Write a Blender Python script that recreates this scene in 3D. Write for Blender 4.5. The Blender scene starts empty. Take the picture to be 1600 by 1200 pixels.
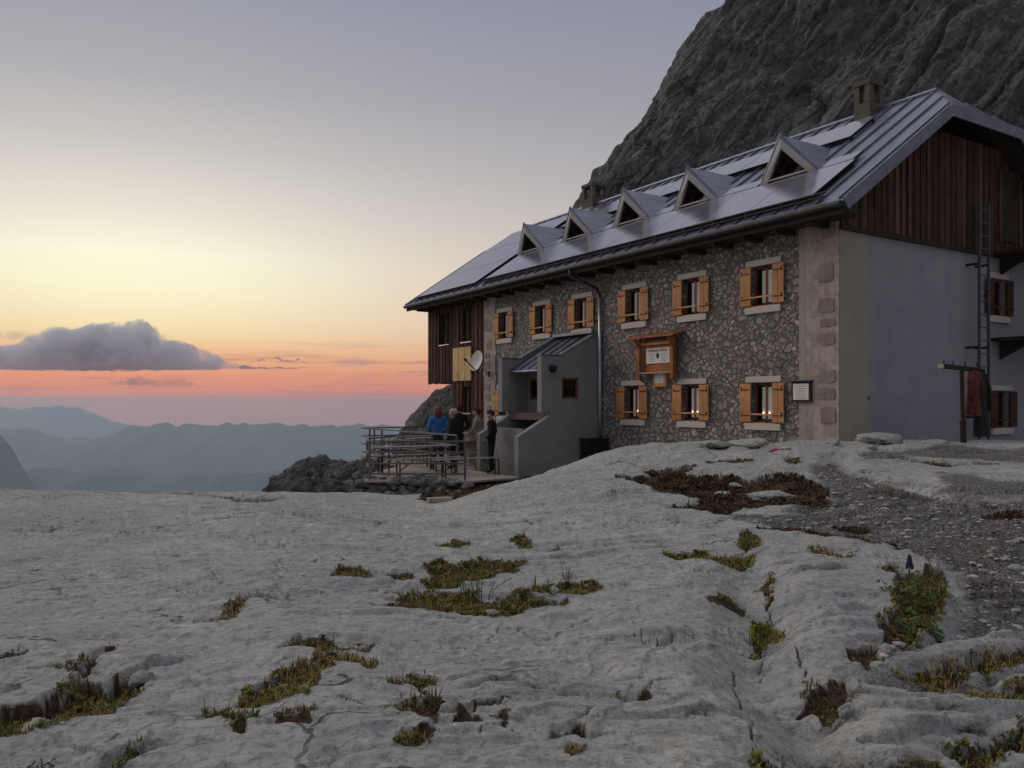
import bpy, bmesh, math, random
import numpy as np
from mathutils import Vector, Matrix
random.seed(7); RNG = np.random.default_rng(7)
R = math.radians
scn = bpy.context.scene
col = scn.collection

# ------------------------------------------------------------------ colour helper
def lin(r, g, b):
    f = lambda c: (c/255/12.92) if c <= 10 else ((c/255+.055)/1.055)**2.4
    return (f(r), f(g), f(b), 1)

# ------------------------------------------------------------------ camera
K, CX, HY = 1252., 800., 628.          # focal length / principal column / horizon row for a 1600 px wide frame
cam_d = bpy.data.cameras.new('camera'); cam = bpy.data.objects.new('camera', cam_d); col.objects.link(cam)
cam_d.sensor_width = 36; cam_d.lens = 36*K/1600; cam_d.shift_y = (HY-600)/1600
cam_d.clip_start = .05; cam_d.clip_end = 400000
cam.location = (0, 0, 0); cam.rotation_euler = (R(90), 0, 0)
scn.camera = cam

# ------------------------------------------------------------------ world: dusk sky
SUN_AZ = R(-25.6)                         # left of the view axis
world = bpy.data.worlds.new('World'); scn.world = world; world.use_nodes = True
def build_world():
    nt = world.node_tree; N = nt.nodes; L = nt.links
    for n in list(N): N.remove(n)
    def nd(t, **k):
        n = N.new(t)
        for a, v in k.items(): setattr(n, a, v)
        return n
    def math_(op, a, b=None, clamp=False):
        n = nd('ShaderNodeMath', operation=op, use_clamp=clamp)
        for i, v in enumerate((a, b)):
            if v is None: continue
            if isinstance(v, (int, float)): n.inputs[i].default_value = v
            else: L.new(v, n.inputs[i])
        return n.outputs[0]
    tc = nd('ShaderNodeTexCoord')
    nrm = nd('ShaderNodeVectorMath', operation='NORMALIZE'); L.new(tc.outputs['Generated'], nrm.inputs[0])
    sp = nd('ShaderNodeSeparateXYZ'); L.new(nrm.outputs[0], sp.inputs[0])
    x, y, z = sp.outputs
    el = math_('MULTIPLY', math_('ARCSINE', z), 180/math.pi)
    pos = math_('DIVIDE', math_('ADD', el, 4), 94, True)
    h = math_('SQRT', math_('ADD', math_('MULTIPLY', x, x), math_('MULTIPLY', y, y)))
    dot = math_('DIVIDE', math_('ADD', math_('MULTIPLY', x, math.sin(SUN_AZ)), math_('MULTIPLY', y, math.cos(SUN_AZ))), math_('MAXIMUM', h, .001))
    f = math_('POWER', math_('MULTIPLY', math_('ADD', dot, 1), .5, True), 3.0)
    def ramp(stops):
        r = nd('ShaderNodeValToRGB'); e = r.color_ramp.elements
        while len(e) > 1: e.remove(e[-1])
        for i, (d, c) in enumerate(stops):
            p = (d+4)/94
            if i == 0: e[0].position = p; e[0].color = lin(*c)
            else: q = e.new(p); q.color = lin(*c)
        L.new(pos, r.inputs[0]); return r.outputs[0]
    west = ramp([(-4, (170, 118, 104)), (-1.6, (212, 122, 102)), (0, (226, 124, 104)), (1.1, (234, 140, 112)), (2.3, (238, 166, 128)),
                 (3.6, (238, 188, 148)), (5.6, (235, 207, 182)), (9, (226, 208, 193)), (12.5, (209, 200, 194)),
                 (16.5, (188, 184, 185)), (20.5, (168, 167, 175)), (26.5, (148, 151, 169)), (42, (190, 190, 198)), (62, (218, 218, 224)), (90, (228, 228, 234))])
    glow = ramp([(-4, (170, 118, 104)), (-1.6, (214, 122, 102)), (0, (226, 130, 106)), (1.6, (236, 148, 116)), (3.0, (243, 180, 130)), (4.6, (252, 226, 176)), (7.5, (255, 250, 212)), (9.5, (255, 252, 222)), (12.5, (234, 227, 214)),
                 (16.5, (204, 198, 194)), (20.5, (176, 174, 178)), (26.5, (152, 154, 168)), (42, (190, 190, 198)), (62, (218, 218, 224)), (90, (228, 228, 234))])
    east = ramp([(-4, (74, 70, 78)), (0, (92, 86, 96)), (4, (132, 120, 122)), (9, (142, 134, 136)), (16, (116, 118, 134)), (30, (118, 122, 137)), (60, (200, 200, 208)), (90, (228, 228, 234))])
    f2 = math_('POWER', math_('MULTIPLY', math_('ADD', dot, 1), .5, True), 45.0)
    mix0 = nd('ShaderNodeMix', data_type='RGBA'); L.new(f2, mix0.inputs[0]); L.new(west, mix0.inputs[6]); L.new(glow, mix0.inputs[7])
    mix = nd('ShaderNodeMix', data_type='RGBA'); L.new(f, mix.inputs[0]); L.new(east, mix.inputs[6]); L.new(mix0.outputs[2], mix.inputs[7])
    # thin streaks of cloud low in the western sky
    mp = nd('ShaderNodeMapping'); mp.inputs['Scale'].default_value = (5, 5, 95); L.new(nrm.outputs[0], mp.inputs[0])
    nz = nd('ShaderNodeTexNoise'); nz.inputs['Scale'].default_value = 1.6; nz.inputs['Detail'].default_value = 5; nz.inputs['Roughness'].default_value = .55
    L.new(mp.outputs[0], nz.inputs['Vector'])
    st = nd('ShaderNodeMapRange', interpolation_type='SMOOTHSTEP'); st.inputs[1].default_value = .5; st.inputs[2].default_value = .72
    L.new(nz.outputs[0], st.inputs[0])
    band = nd('ShaderNodeMapRange', interpolation_type='SMOOTHSTEP'); band.inputs[1].default_value = 4.8; band.inputs[2].default_value = 2.2
    L.new(el, band.inputs[0])
    sf = math_('MULTIPLY', math_('MULTIPLY', st.outputs[0], band.outputs[0]), .85)
    mix2 = nd('ShaderNodeMix', data_type='RGBA'); L.new(sf, mix2.inputs[0]); L.new(mix.outputs[2], mix2.inputs[6]); mix2.inputs[7].default_value = lin(186, 128, 126)
    sky = nd('ShaderNodeTexSky', sky_type='NISHITA'); sky.sun_disc = False
    sky.sun_elevation = R(1.5); sky.sun_rotation = SUN_AZ; sky.altitude = 2200
    bg1 = nd('ShaderNodeBackground'); L.new(mix2.outputs[2], bg1.inputs[0]); bg1.inputs[1].default_value = 1.0
    bg2 = nd('ShaderNodeBackground'); L.new(sky.outputs[0], bg2.inputs[0]); bg2.inputs[1].default_value = .0008
    add = nd('ShaderNodeAddShader'); L.new(bg1.outputs[0], add.inputs[0]); L.new(bg2.outputs[0], add.inputs[1])
    out = nd('ShaderNodeOutputWorld'); L.new(add.outputs[0], out.inputs[0])
build_world()

# ------------------------------------------------------------------ sun: already down, only its soft afterglow from the west
sd = bpy.data.lights.new('sun', 'SUN'); sun = bpy.data.objects.new('sun', sd); col.objects.link(sun)
sd.energy = .85; sd.angle = R(40); sd.color = (1, .86, .7)
_e = R(27); _a = R(-66)
sun.rotation_euler = Vector((math.sin(_a)*math.cos(_e), math.cos(_a)*math.cos(_e), math.sin(_e))).to_track_quat('Z', 'Y').to_euler()

# ------------------------------------------------------------------ exposure and render settings
vs = scn.view_settings; vs.view_transform = 'Standard'; vs.look = 'None'; vs.exposure = 0; vs.gamma = 1; vs.use_curve_mapping = False
cy = scn.cycles; cy.use_denoising = True; cy.max_bounces = 6; cy.diffuse_bounces = 3; cy.volume_bounces = 3; cy.volume_step_rate = .5; cy.volume_max_steps = 256; cy.transparent_max_bounces = 12
cy.use_adaptive_sampling = True; cy.adaptive_threshold = .01

# ================================================================== helpers
def at(px, py, Y): return Vector(((px-CX)/K*Y, Y, (HY-py)/K*Y))

def tag(o, label=None, cat=None, group=None, kind=None):
    for k, v in (('label', label), ('category', cat), ('group', group), ('kind', kind)):
        if v: o[k] = v
    return o
def empty(name, loc=(0, 0, 0), rz=0, label=None, cat=None, group=None, parent=None):
    o = bpy.data.objects.new(name, None); o.empty_display_size = .2
    col.objects.link(o); o.location = loc; o.rotation_euler = (0, 0, rz)
    if parent: o.parent = parent
    return tag(o, label, cat, group)
def copy_tree(o, parent=None, **over):
    c = o.copy(); col.objects.link(c); c.parent = parent
    for k, v in over.items(): c[k] = v
    for ch in list(o.children): copy_tree(ch, c)
    return c
def relink(name, me, mats, parent=None, smooth=False):
    o = bpy.data.objects.new(name, me); col.objects.link(o)
    for m in (mats if isinstance(mats, (list, tuple)) else [mats]): me.materials.append(m)
    if parent: o.parent = parent
    if smooth: me.polygons.foreach_set('use_smooth', [True]*len(me.polygons))
    return o

class MB:
    def __init__(s): s.v = []; s.f = []; s.m = []
    def poly(s, pts, mi=0):
        n = len(s.v); s.v += [tuple(p) for p in pts]; s.f.append(list(range(n, n+len(pts)))); s.m.append(mi)
    def box(s, x0, x1, y0, y1, z0, z1, mi=0, M=None):
        p = [Vector((x, y, z)) for z in (z0, z1) for y in (y0, y1) for x in (x0, x1)]
        if M is not None: p = [M @ q for q in p]
        n = len(s.v); s.v += [tuple(q) for q in p]
        for f in ((0, 2, 3, 1), (4, 5, 7, 6), (0, 1, 5, 4), (2, 6, 7, 3), (0, 4, 6, 2), (1, 3, 7, 5)):
            s.f.append([n+i for i in f]); s.m.append(mi)
    def slab(s, pts, off, mi=0, mi_low=None, mi_side=None):
        a = [Vector(p) for p in pts]; b = [p+Vector(off) for p in a]; n = len(s.v); k = len(a)
        s.v += [tuple(p) for p in a+b]
        s.f.append(list(range(n, n+k))); s.m.append(mi)
        s.f.append(list(range(n+2*k-1, n+k-1, -1))); s.m.append(mi if mi_low is None else mi_low)
        for i in range(k):
            j = (i+1) % k
            s.f.append([n+j, n+i, n+k+i, n+k+j]); s.m.append(mi if mi_side is None else mi_side)
    def bar(s, a, b, w, h, mi=0, up=(0, 0, 1)):
        a = Vector(a); b = Vector(b); d = (b-a).normalized(); u = Vector(up)
        if abs(d.dot(u)) > .98: u = Vector((1, 0, 0))
        sx = d.cross(u).normalized(); sz = sx.cross(d)
        n = len(s.v)
        for p in (a, b):
            for i, j in ((-1, -1), (1, -1), (1, 1), (-1, 1)): s.v.append(tuple(p+sx*w/2*i+sz*h/2*j))
        for f in ((3, 2, 1, 0), (4, 5, 6, 7), (0, 1, 5, 4), (1, 2, 6, 5), (2, 3, 7, 6), (3, 0, 4, 7)): s.f.append([n+i for i in f]); s.m.append(mi)
    def tube(s, pts, r, k=8, mi=0, cap=True):
        pts = [Vector(p) for p in pts]; rs = r if isinstance(r, (list, tuple)) else [r]*len(pts)
        n = len(s.v); ref = None
        for i, p in enumerate(pts):
            d = (pts[min(i+1, len(pts)-1)]-pts[max(i-1, 0)]).normalized()
            if ref is None: ref = d.orthogonal().normalized()
            ref = (ref-d*ref.dot(d)).normalized(); q = d.cross(ref)
            for j in range(k):
                t = 2*math.pi*j/k; s.v.append(tuple(p+(ref*math.cos(t)+q*math.sin(t))*rs[i]))
        for i in range(len(pts)-1):
            for j in range(k):
                a = n+i*k+j; b = n+i*k+(j+1) % k; s.f.append([a, b, b+k, a+k]); s.m.append(mi)
        if cap:
            s.f.append([n+j for j in range(k)][::-1]); s.m.append(mi)
            e = n+(len(pts)-1)*k; s.f.append([e+j for j in range(k)]); s.m.append(mi)
    def build(s, name, mats, parent=None, dz=0, smooth=False, bevel=0):
        me = bpy.data.meshes.new(name)
        me.from_pydata([(x, y, z+dz) for x, y, z in s.v], [], s.f); me.polygons.foreach_set('material_index', s.m); me.update()
        bm = bmesh.new(); bm.from_mesh(me); bmesh.ops.recalc_face_normals(bm, faces=bm.faces); bm.to_mesh(me); bm.free()
        o = relink(name, me, mats, parent, smooth)
        if bevel:
            b = o.modifiers.new('bevel', 'BEVEL'); b.width = bevel; b.segments = 2; b.limit_method = 'ANGLE'
        return o

# numpy gradient-free value noise
def _hash(ix, iy, iz):
    h = (ix.astype(np.int64)*374761393 + iy.astype(np.int64)*668265263 + iz.astype(np.int64)*2147483647) & 0xffffffff
    h = ((h ^ (h >> 13))*1274126177) & 0xffffffff
    h = ((h ^ (h >> 16))*2246822519) & 0xffffffff
    return ((h ^ (h >> 15)) & 0xffffff)/float(0xffffff)
def vnoise(x, y, z=None):
    x = np.asarray(x, float); y = np.asarray(y, float); z = np.zeros_like(x) if z is None else np.asarray(z, float)
    ix = np.floor(x); iy = np.floor(y); iz = np.floor(z); fx = x-ix; fy = y-iy; fz = z-iz
    s = lambda t: t*t*t*(t*(t*6-15)+10)
    ux, uy, uz = s(fx), s(fy), s(fz); r = 0
    for a in (0, 1):
        for b in (0, 1):
            for c in (0, 1):
                w = (ux if a else 1-ux)*(uy if b else 1-uy)*(uz if c else 1-uz)
                r = r+w*_hash(ix+a, iy+b, iz+c)
    return r*2-1
def fbm(x, y, z=None, o=4, g=.5, ridged=False):
    t = 0; a = 1; s = 0; f = 1
    for i in range(o):
        n = vnoise(x*f+17.3*i, y*f-9.1*i, None if z is None else z*f+4.7*i)
        if ridged: n = 1-2*abs(n)
        t = t+a*n; s += a; a *= g; f *= 2.03
    return t/s
def sstep(a, b, x): t = np.clip((x-a)/(b-a), 0, 1); return t*t*(3-2*t)

# ================================================================== materials
def mat(name, base=(.5, .5, .5), rough=.8, metal=0, spec=.3):
    m = bpy.data.materials.new(name); m.use_nodes = True
    b = m.node_tree.nodes['Principled BSDF']
    b.inputs['Base Color'].default_value = (*base[:3], 1); b.inputs['Roughness'].default_value = rough
    b.inputs['Metallic'].default_value = metal; b.inputs['Specular IOR Level'].default_value = spec
    return m
class G:
    """small wrapper to wire nodes of one material"""
    def __init__(s, m): s.m = m; s.nt = m.node_tree; s.N = s.nt.nodes; s.L = s.nt.links; s.b = s.N['Principled BSDF']; s._o = None
    def obj(s):
        if s._o is None: s._o = s.N.new('ShaderNodeTexCoord').outputs['Object']
        return s._o
    def map(s, scale=(1, 1, 1), rot=(0, 0, 0), src=None):
        n = s.N.new('ShaderNodeMapping'); n.inputs['Scale'].default_value = scale; n.inputs['Rotation'].default_value = rot
        s.L.new(src or s.obj(), n.inputs[0]); return n.outputs[0]
    def noise(s, scale, detail=4, rough=.55, vec=None, dist=0):
        n = s.N.new('ShaderNodeTexNoise'); n.inputs['Scale'].default_value = scale; n.inputs['Detail'].default_value = detail
        n.inputs['Roughness'].default_value = rough; n.inputs['Distortion'].default_value = dist
        s.L.new(vec or s.obj(), n.inputs['Vector']); return n.outputs['Fac']
    def vor(s, scale, feature='F1', vec=None, rnd=1):
        n = s.N.new('ShaderNodeTexVoronoi'); n.feature = feature; n.inputs['Scale'].default_value = scale; n.inputs['Randomness'].default_value = rnd
        s.L.new(vec or s.obj(), n.inputs['Vector']); return n
    def attr(s, name): n = s.N.new('ShaderNodeAttribute'); n.attribute_name = name; return n
    def ramp(s, fac, stops):
        r = s.N.new('ShaderNodeValToRGB'); e = r.color_ramp.elements
        for i, (p, c) in enumerate(stops):
            c = (*c[:3], 1) if hasattr(c, '__len__') else (c, c, c, 1)
            if i < 2: e[i].position = p; e[i].color = c
            else: q = e.new(p); q.color = c
        s.L.new(fac, r.inputs[0]); return r.outputs[0]
    def mix(s, f, a, b, mode='MIX'):
        n = s.N.new('ShaderNodeMix'); n.data_type = 'RGBA'; n.blend_type = mode
        for i, v in ((0, f), (6, a), (7, b)):
            if isinstance(v, (int, float)): n.inputs[i].default_value = v
            elif isinstance(v, tuple): n.inputs[i].default_value = (*v[:3], 1)
            else: s.L.new(v, n.inputs[i])
        return n.outputs[2]
    def math(s, op, a, b=0, clamp=False):
        n = s.N.new('ShaderNodeMath'); n.operation = op; n.use_clamp = clamp
        for i, v in enumerate((a, b)):
            if isinstance(v, (int, float)): n.inputs[i].default_value = v
            else: s.L.new(v, n.inputs[i])
        return n.outputs[0]
    def color(s, c): s.L.new(c, s.b.inputs['Base Color'])
    def rough(s, c): s.L.new(c, s.b.inputs['Roughness'])
    def bump(s, h, dist=.02, strength=1):
        n = s.N.new('ShaderNodeBump'); n.inputs['Distance'].default_value = dist; n.inputs['Strength'].default_value = strength
        s.L.new(h, n.inputs['Height']); s.L.new(n.outputs[0], s.b.inputs['Normal'])
MT = {}
def m_ground():
    m = mat('limestone_ground', rough=.9, spec=.2); g = G(m)
    big = g.noise(.5, 5, .62); mid = g.noise(2.2, 7, .68, dist=1.2); fine = g.noise(19, 6, .72, dist=.5); spk = g.noise(90, 4, .65)
    c = g.ramp(mid, [(.28, (.275, .277, .264)), (.45, (.41, .412, .388)), (.57, (.475, .477, .448)), (.74, (.585, .582, .543))])
    c = g.mix(g.ramp(big, [(.38, 0), (.62, .7)]), c, (.335, .34, .345))
    c = g.mix(g.ramp(fine, [(.36, .8), (.5, 0)]), c, (.20, .198, .19))
    c = g.mix(g.ramp(fine, [(.58, 0), (.72, .65)]), c, (.66, .655, .62))
    c = g.mix(g.ramp(spk, [(.32, .6), (.45, 0)]), c, (.11, .105, .10))
    lich = g.noise(5, 5, .65); c = g.mix(g.ramp(lich, [(.57, 0), (.74, .5)]), c, (.36, .34, .27))
    # bedded limestone: fine lines along the bedding
    bed = g.noise(2.6, 7, .75, vec=g.map((.45, 4.2, 4.2), (0, 0, R(10))), dist=.7)
    c = g.mix(g.ramp(bed, [(.34, .4), (.44, 0)]), c, (.17, .165, .155))
    c = g.mix(g.ramp(bed, [(.58, 0), (.70, .3)]), c, (.58, .57, .54))
    # black lichen crust and hairline fractures
    cr = g.noise(1.4, 7, .72, dist=.9); c = g.mix(g.ramp(cr, [(.60, 0), (.72, .45)]), c, (.24, .238, .225))
    wob = g.N.new('ShaderNodeTexNoise'); wob.inputs['Scale'].default_value = 2.2; wob.inputs['Detail'].default_value = 5; g.L.new(g.obj(), wob.inputs['Vector'])
    wv = g.N.new('ShaderNodeVectorMath'); wv.operation = 'MULTIPLY_ADD'; g.L.new(wob.outputs['Color'], wv.inputs[0]); wv.inputs[1].default_value = (.55,)*3; g.L.new(g.obj(), wv.inputs[2])
    fe = g.vor(1.15, 'DISTANCE_TO_EDGE', vec=g.map((.7, 1.25, 1), src=wv.outputs[0])).outputs['Distance']; fe2 = g.vor(4.2, 'DISTANCE_TO_EDGE', vec=g.map((.7, 1.3, 1), src=wv.outputs[0])).outputs['Distance']
    m1 = g.ramp(g.noise(.8, 4, .6), [(.52, 0), (.62, .9)]); m2 = g.ramp(g.noise(1.1, 4, .6, vec=g.map((1.3, 1, 1))), [(.58, 0), (.68, .6)])
    f1 = g.math('MULTIPLY', g.ramp(fe, [(.004, 1), (.016, 0)]), m1); f2 = g.math('MULTIPLY', g.ramp(fe2, [(.008, .8), (.05, 0)]), m2); fr = g.math('MAXIMUM', f1, f2)
    c = g.mix(g.math('MULTIPLY', fr, .85), c, (.07, .066, .058))
    chip = g.vor(7.5, vec=g.map((.8, 1.5, 1.2), src=wv.outputs[0])).outputs['Distance']
    gv = g.vor(34); gv2 = g.vor(11)
    gc = g.mix(g.ramp(gv.outputs['Color'], [(.15, (.10, .095, .09)), (.6, (.23, .22, .21)), (.97, (.52, .51, .49))]), (.2, .19, .18), (.2, .19, .18))
    gc = g.ramp(gv.outputs['Color'], [(.2, (.12, .114, .11)), (.62, (.215, .207, .2)), (.9, (.36, .35, .34))])
    gc = g.mix(g.ramp(gv2.outputs['Color'], [(.84, 0), (.88, .5)]), gc, (.30, .29, .28))
    gc = g.mix(g.ramp(g.noise(1.1, 5, .6), [(.44, 0), (.62, .8)]), gc, (.165, .15, .13))
    c = g.mix(g.attr('gravel').outputs['Fac'], c, gc)
    sc = g.ramp(g.noise(22, 5, .7), [(.3, (.028, .018, .011)), (.6, (.10, .064, .038)), (.72, (.15, .11, .07)), (.8, (.30, .28, .25))])
    c = g.mix(g.attr('soil').outputs['Fac'], c, sc)
    g.color(c)
    h = g.math('ADD', g.math('MULTIPLY', mid, 1.1), g.math('MULTIPLY', fine, .55)); h = g.math('ADD', h, g.math('MULTIPLY', spk, .16))
    h = g.math('ADD', h, g.math('MULTIPLY', bed, .35)); h = g.math('ADD', h, g.math('MULTIPLY', fr, -.5)); h = g.math('ADD', h, g.math('MULTIPLY', chip, .55))
    hg = g.math('MULTIPLY', g.math('MULTIPLY', gv.outputs['Distance'], -1.6), g.attr('gravel').outputs['Fac'])
    g.bump(g.math('ADD', h, hg), .045, 1)
    return m
def m_cliff(name='cliff_rock', k=1., sc=1.):
    m = mat(name, rough=.95, spec=.15); g = G(m)
    n1 = g.noise(.05*sc, 6, .65, dist=.8); n2 = g.noise(.42*sc, 7, .72, dist=.6, vec=g.map((1, 1, .3), src=g.map(rot=(0, R(-38), 0)))); n3 = g.noise(2.2*sc, 6, .7)
    c = g.ramp(n2, [(.3, (.075*k, .072*k, .075*k)), (.48, (.15*k, .145*k, .145*k)), (.60, (.25*k, .245*k, .245*k)), (.76, (.42*k, .41*k, .405*k))])
    c = g.mix(g.ramp(n1, [(.42, 0), (.62, .5)]), c, (.15*k, .145*k, .145*k))
    c = g.mix(g.ramp(n3, [(.34, .8), (.48, 0)]), c, (.05*k, .047*k, .05*k))
    c = g.mix(g.ramp(n3, [(.56, 0), (.70, .7)]), c, (.42*k, .41*k, .40*k))
    g.color(c)
    ck = g.vor(.55*sc, 'DISTANCE_TO_EDGE', vec=g.map((1, 1, .4), src=g.map(rot=(0, R(-38), 0)))).outputs['Distance']
    g.bump(g.math('ADD', g.math('ADD', g.math('MULTIPLY', n2, 1.0), g.math('MULTIPLY', n3, .5)), g.ramp(ck, [(0, 0), (.12, .35)])), 1.9/sc, 1)
    return m
def m_stone():
    m = mat('rubble_masonry', rough=.92, spec=.15); g = G(m)
    wob = g.N.new('ShaderNodeTexNoise'); wob.inputs['Scale'].default_value = 3.2; wob.inputs['Detail'].default_value = 3; g.L.new(g.obj(), wob.inputs['Vector'])
    add = g.N.new('ShaderNodeVectorMath'); add.operation = 'MULTIPLY_ADD'; g.L.new(wob.outputs['Color'], add.inputs[0]); add.inputs[1].default_value = (.24,)*3; g.L.new(g.obj(), add.inputs[2])
    vec = g.map((.62, 1, 1.22), src=add.outputs[0])
    n = g.noise(20, 5, .65); n2 = g.noise(55, 4, .7)
    big_ = g.ramp(g.noise(1.7, 3, .5), [(.47, 0), (.49, 1)])
    cols, edges = [], []
    for q in (4.7, 6.9):
        v = g.vor(q, vec=vec); e = g.vor(q, 'DISTANCE_TO_EDGE', vec=vec)
        sep = g.N.new('ShaderNodeSeparateColor'); g.L.new(v.outputs['Color'], sep.inputs[0])
        c = g.ramp(sep.outputs[0], [(.0, (.205, .182, .17)), (.3, (.275, .248, .234)), (.55, (.33, .30, .285)), (.8, (.405, .375, .355)), (1, (.53, .50, .475))])
        c = g.mix(g.ramp(sep.outputs[1], [(.78, 0), (.84, .5)]), c, (.31, .25, .22)); c = g.mix(g.ramp(sep.outputs[2], [(.9, 0), (.94, .6)]), c, (.38, .29, .19))
        cols.append(c); edges.append(g.math('MULTIPLY', e.outputs['Distance'], q/4.6*.9))
    c = g.mix(big_, cols[0], cols[1]); ed = g.N.new('ShaderNodeMix'); g.L.new(big_, ed.inputs[0]); g.L.new(edges[0], ed.inputs[2]); g.L.new(edges[1], ed.inputs[3])
    c = g.mix(g.ramp(n, [(.3, .5), (.5, 0)]), c, (.15, .135, .128)); c = g.mix(g.ramp(n2, [(.6, 0), (.75, .35)]), c, (.5, .48, .45))
    edge = g.math('ADD', ed.outputs[0], g.math('MULTIPLY', n, -.14))
    mort = g.ramp(n, [(.3, (.11, .098, .09)), (.7, (.21, .19, .175))])
    c = g.mix(g.ramp(edge, [(-.01, 1), (.05, 0)]), c, mort)
    g.color(c)
    h = g.math('ADD', g.ramp(edge, [(-.02, 0), (.09, 1)]), g.math('MULTIPLY', n, .5))
    g.bump(h, .05, 1); return m
def m_plaster(name, c1, c2, bumpd=.006, stain=.5, stainc=(.1, .09, .08), sc=1.2):
    m = mat(name, rough=.95, spec=.15); g = G(m)
    n = g.noise(sc, 6, .68, dist=.5); n2 = g.noise(60, 4, .6); n3 = g.noise(5, 5, .7)
    c = g.ramp(n, [(.3, c1), (.7, c2)]); c = g.mix(g.ramp(n3, [(.58, 0), (.75, stain)]), c, stainc); run = g.noise(1, 5, .7, vec=g.map((5, 5, .5))); c = g.mix(g.ramp(run, [(.56, 0), (.74, .45)]), c, tuple(x*.72 for x in c1))
    c = g.mix(g.ramp(n2, [(.35, .25), (.5, 0)]), c, tuple(x*.5 for x in c1)); g.color(c); g.bump(n2, bumpd, .8); return m
def m_wood(name, c1, c2, axis=2, plank=0, rough=.8, pax=0):
    """grain runs along the given axis; plank > 0 gives boards of that width their own tone"""
    m = mat(name, rough=rough, spec=.2); g = G(m)
    sc = [26, 26, 26]; sc[axis] = 1.6
    n = g.noise(1, 5, .65, vec=g.map(tuple(sc)), dist=.4); n2 = g.noise(2.2, 4, .6)
    c = g.ramp(n, [(.3, c1), (.7, c2)])
    c = g.mix(g.ramp(n2, [(.35, .55), (.6, 0)]), c, tuple(x*.55 for x in c1))
    if plank:
        sp = g.N.new('ShaderNodeSeparateXYZ'); g.L.new(g.obj(), sp.inputs[0])
        fl = g.math('FLOOR', g.math('DIVIDE', sp.outputs[pax], plank)); wn = g.N.new('ShaderNodeTexWhiteNoise'); wn.noise_dimensions = '1D'; g.L.new(fl, wn.inputs['W'])
        c = g.mix(g.ramp(wn.outputs['Value'], [(0, .75), (.7, 0)]), c, tuple(x*.45 for x in c1)); c = g.mix(g.ramp(wn.outputs['Value'], [(.75, 0), (1, .5)]), c, tuple(x*1.5 for x in c2))
    g.color(c); g.bump(n, .004, .7); return m
def m_metal(name, c, rough=.45, metal=.7, streak=(3, 3, 3)):
    m = mat(name, c, rough, metal, .5); g = G(m)
    n = g.noise(1, 5, .65, vec=g.map(streak)); n2 = g.noise(14, 4, .6)
    cc = g.ramp(n, [(.3, tuple(x*.72 for x in c)), (.7, tuple(min(1, x*1.18) for x in c))]); g.color(cc)
    g.rough(g.ramp(n2, [(.3, rough*.8), (.7, min(1, rough*1.3))])); return m
def m_plain(name, c, rough=.8, var=.25, sc=9, spec=.3, metal=0):
    m = mat(name, c, rough, metal, spec); g = G(m); n = g.noise(sc, 4, .6)
    g.color(g.ramp(n, [(.3, tuple(x*(1-var) for x in c)), (.7, tuple(min(1, x*(1+var)) for x in c))])); g.bump(n, .01, .25); return m
MT['ground'] = m_ground(); MT['cliff'] = m_cliff('cliff_rock', 1.18); MT['outcrop'] = m_cliff('outcrop_rock', 1.0, 6.)
MT['boulder'] = m_plain('grey_boulder', (.40, .395, .38), .9, .4, 5); MT['pebble'] = m_plain('path_pebbles', (.31, .30, .29), .95, .45, 6); MT['dark_boulder'] = m_cliff('rubble_rock', 1.45, 9.)
MT['quoinstone'] = m_plaster('quoin_stone', (.25, .20, .17), (.44, .37, .32), .04, .75, (.13, .10, .085)); MT['stone'] = m_stone()
MT['plaster'] = m_plaster('grey_roughcast', (.29, .29, .325), (.36, .36, .395), .02, .35, (.25, .245, .26))
MT['porch'] = m_plaster('porch_roughcast', (.24, .24, .245), (.31, .31, .31), .02, .35, (.15, .15, .15))
MT['beige'] = m_plaster('beige_corner_paint', (.35, .315, .268), (.43, .39, .335), .02, .3, (.2, .17, .14))
MT['quoin'] = m_plaster('pale_lime_plaster', (.33, .275, .24), (.63, .54, .475), .04, .9, (.24, .195, .17), sc=3.2)
MT['trimstone'] = m_plaster('window_surround_plaster', (.50, .47, .42), (.58, .55, .49), .004, .35, (.3, .27, .24))
MT['darkwood'] = m_wood('weathered_brown_boards', (.05, .028, .021), (.15, .078, .054), plank=.118)
MT['wingwood'] = m_wood('tarred_brown_boards', (.035, .017, .011), (.17, .075, .046), plank=.135, pax=1)
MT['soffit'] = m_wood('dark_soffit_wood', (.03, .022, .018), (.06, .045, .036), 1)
MT['shadedshutter'] = m_wood('shaded_larch_shutters', (.07, .03, .016), (.13, .055, .03), 2)  # larch shutters of the gable windows, their shade put into the darker colour
MT['shutter'] = m_wood('varnished_larch', (.50, .225, .09), (.68, .345, .155), 2, rough=.5)
MT['bar'] = m_wood('varnished_larch_bar', (.52, .235, .10), (.70, .35, .16), 1, rough=.5)
MT['signwood'] = m_wood('red_brown_sign_wood', (.30, .10, .035), (.46, .17, .06), 1, rough=.55)
MT['frame'] = m_wood('brown_window_frame', (.17, .068, .032), (.28, .12, .06), 2, rough=.55)
MT['yellow'] = m_wood('yellow_painted_boards', (.58, .39, .17), (.72, .51, .25), 2, rough=.6)
MT['palewood'] = m_wood('pale_weathered_wood', (.32, .27, .22), (.46, .40, .33), 0)
MT['greywood'] = m_wood('grey_weathered_wood', (.19, .175, .165), (.31, .29, .275), 0)
MT['deck'] = m_wood('sandy_terrace_floor', (.30, .255, .215), (.42, .365, .31), 0)
MT['roof'] = m_metal('grey_sheet_roof', (.21, .225, .285), .42, .75, (1.2, 5, 1.2))
MT['verge'] = m_metal('verge_sheet', (.22, .23, .27), .5, .6)
MT['gutter'] = m_metal('gutter_zinc', (.04, .04, .043), .55, .5)
MT['pipe'] = m_metal('bright_zinc', (.55, .56, .58), .35, .8)
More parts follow.
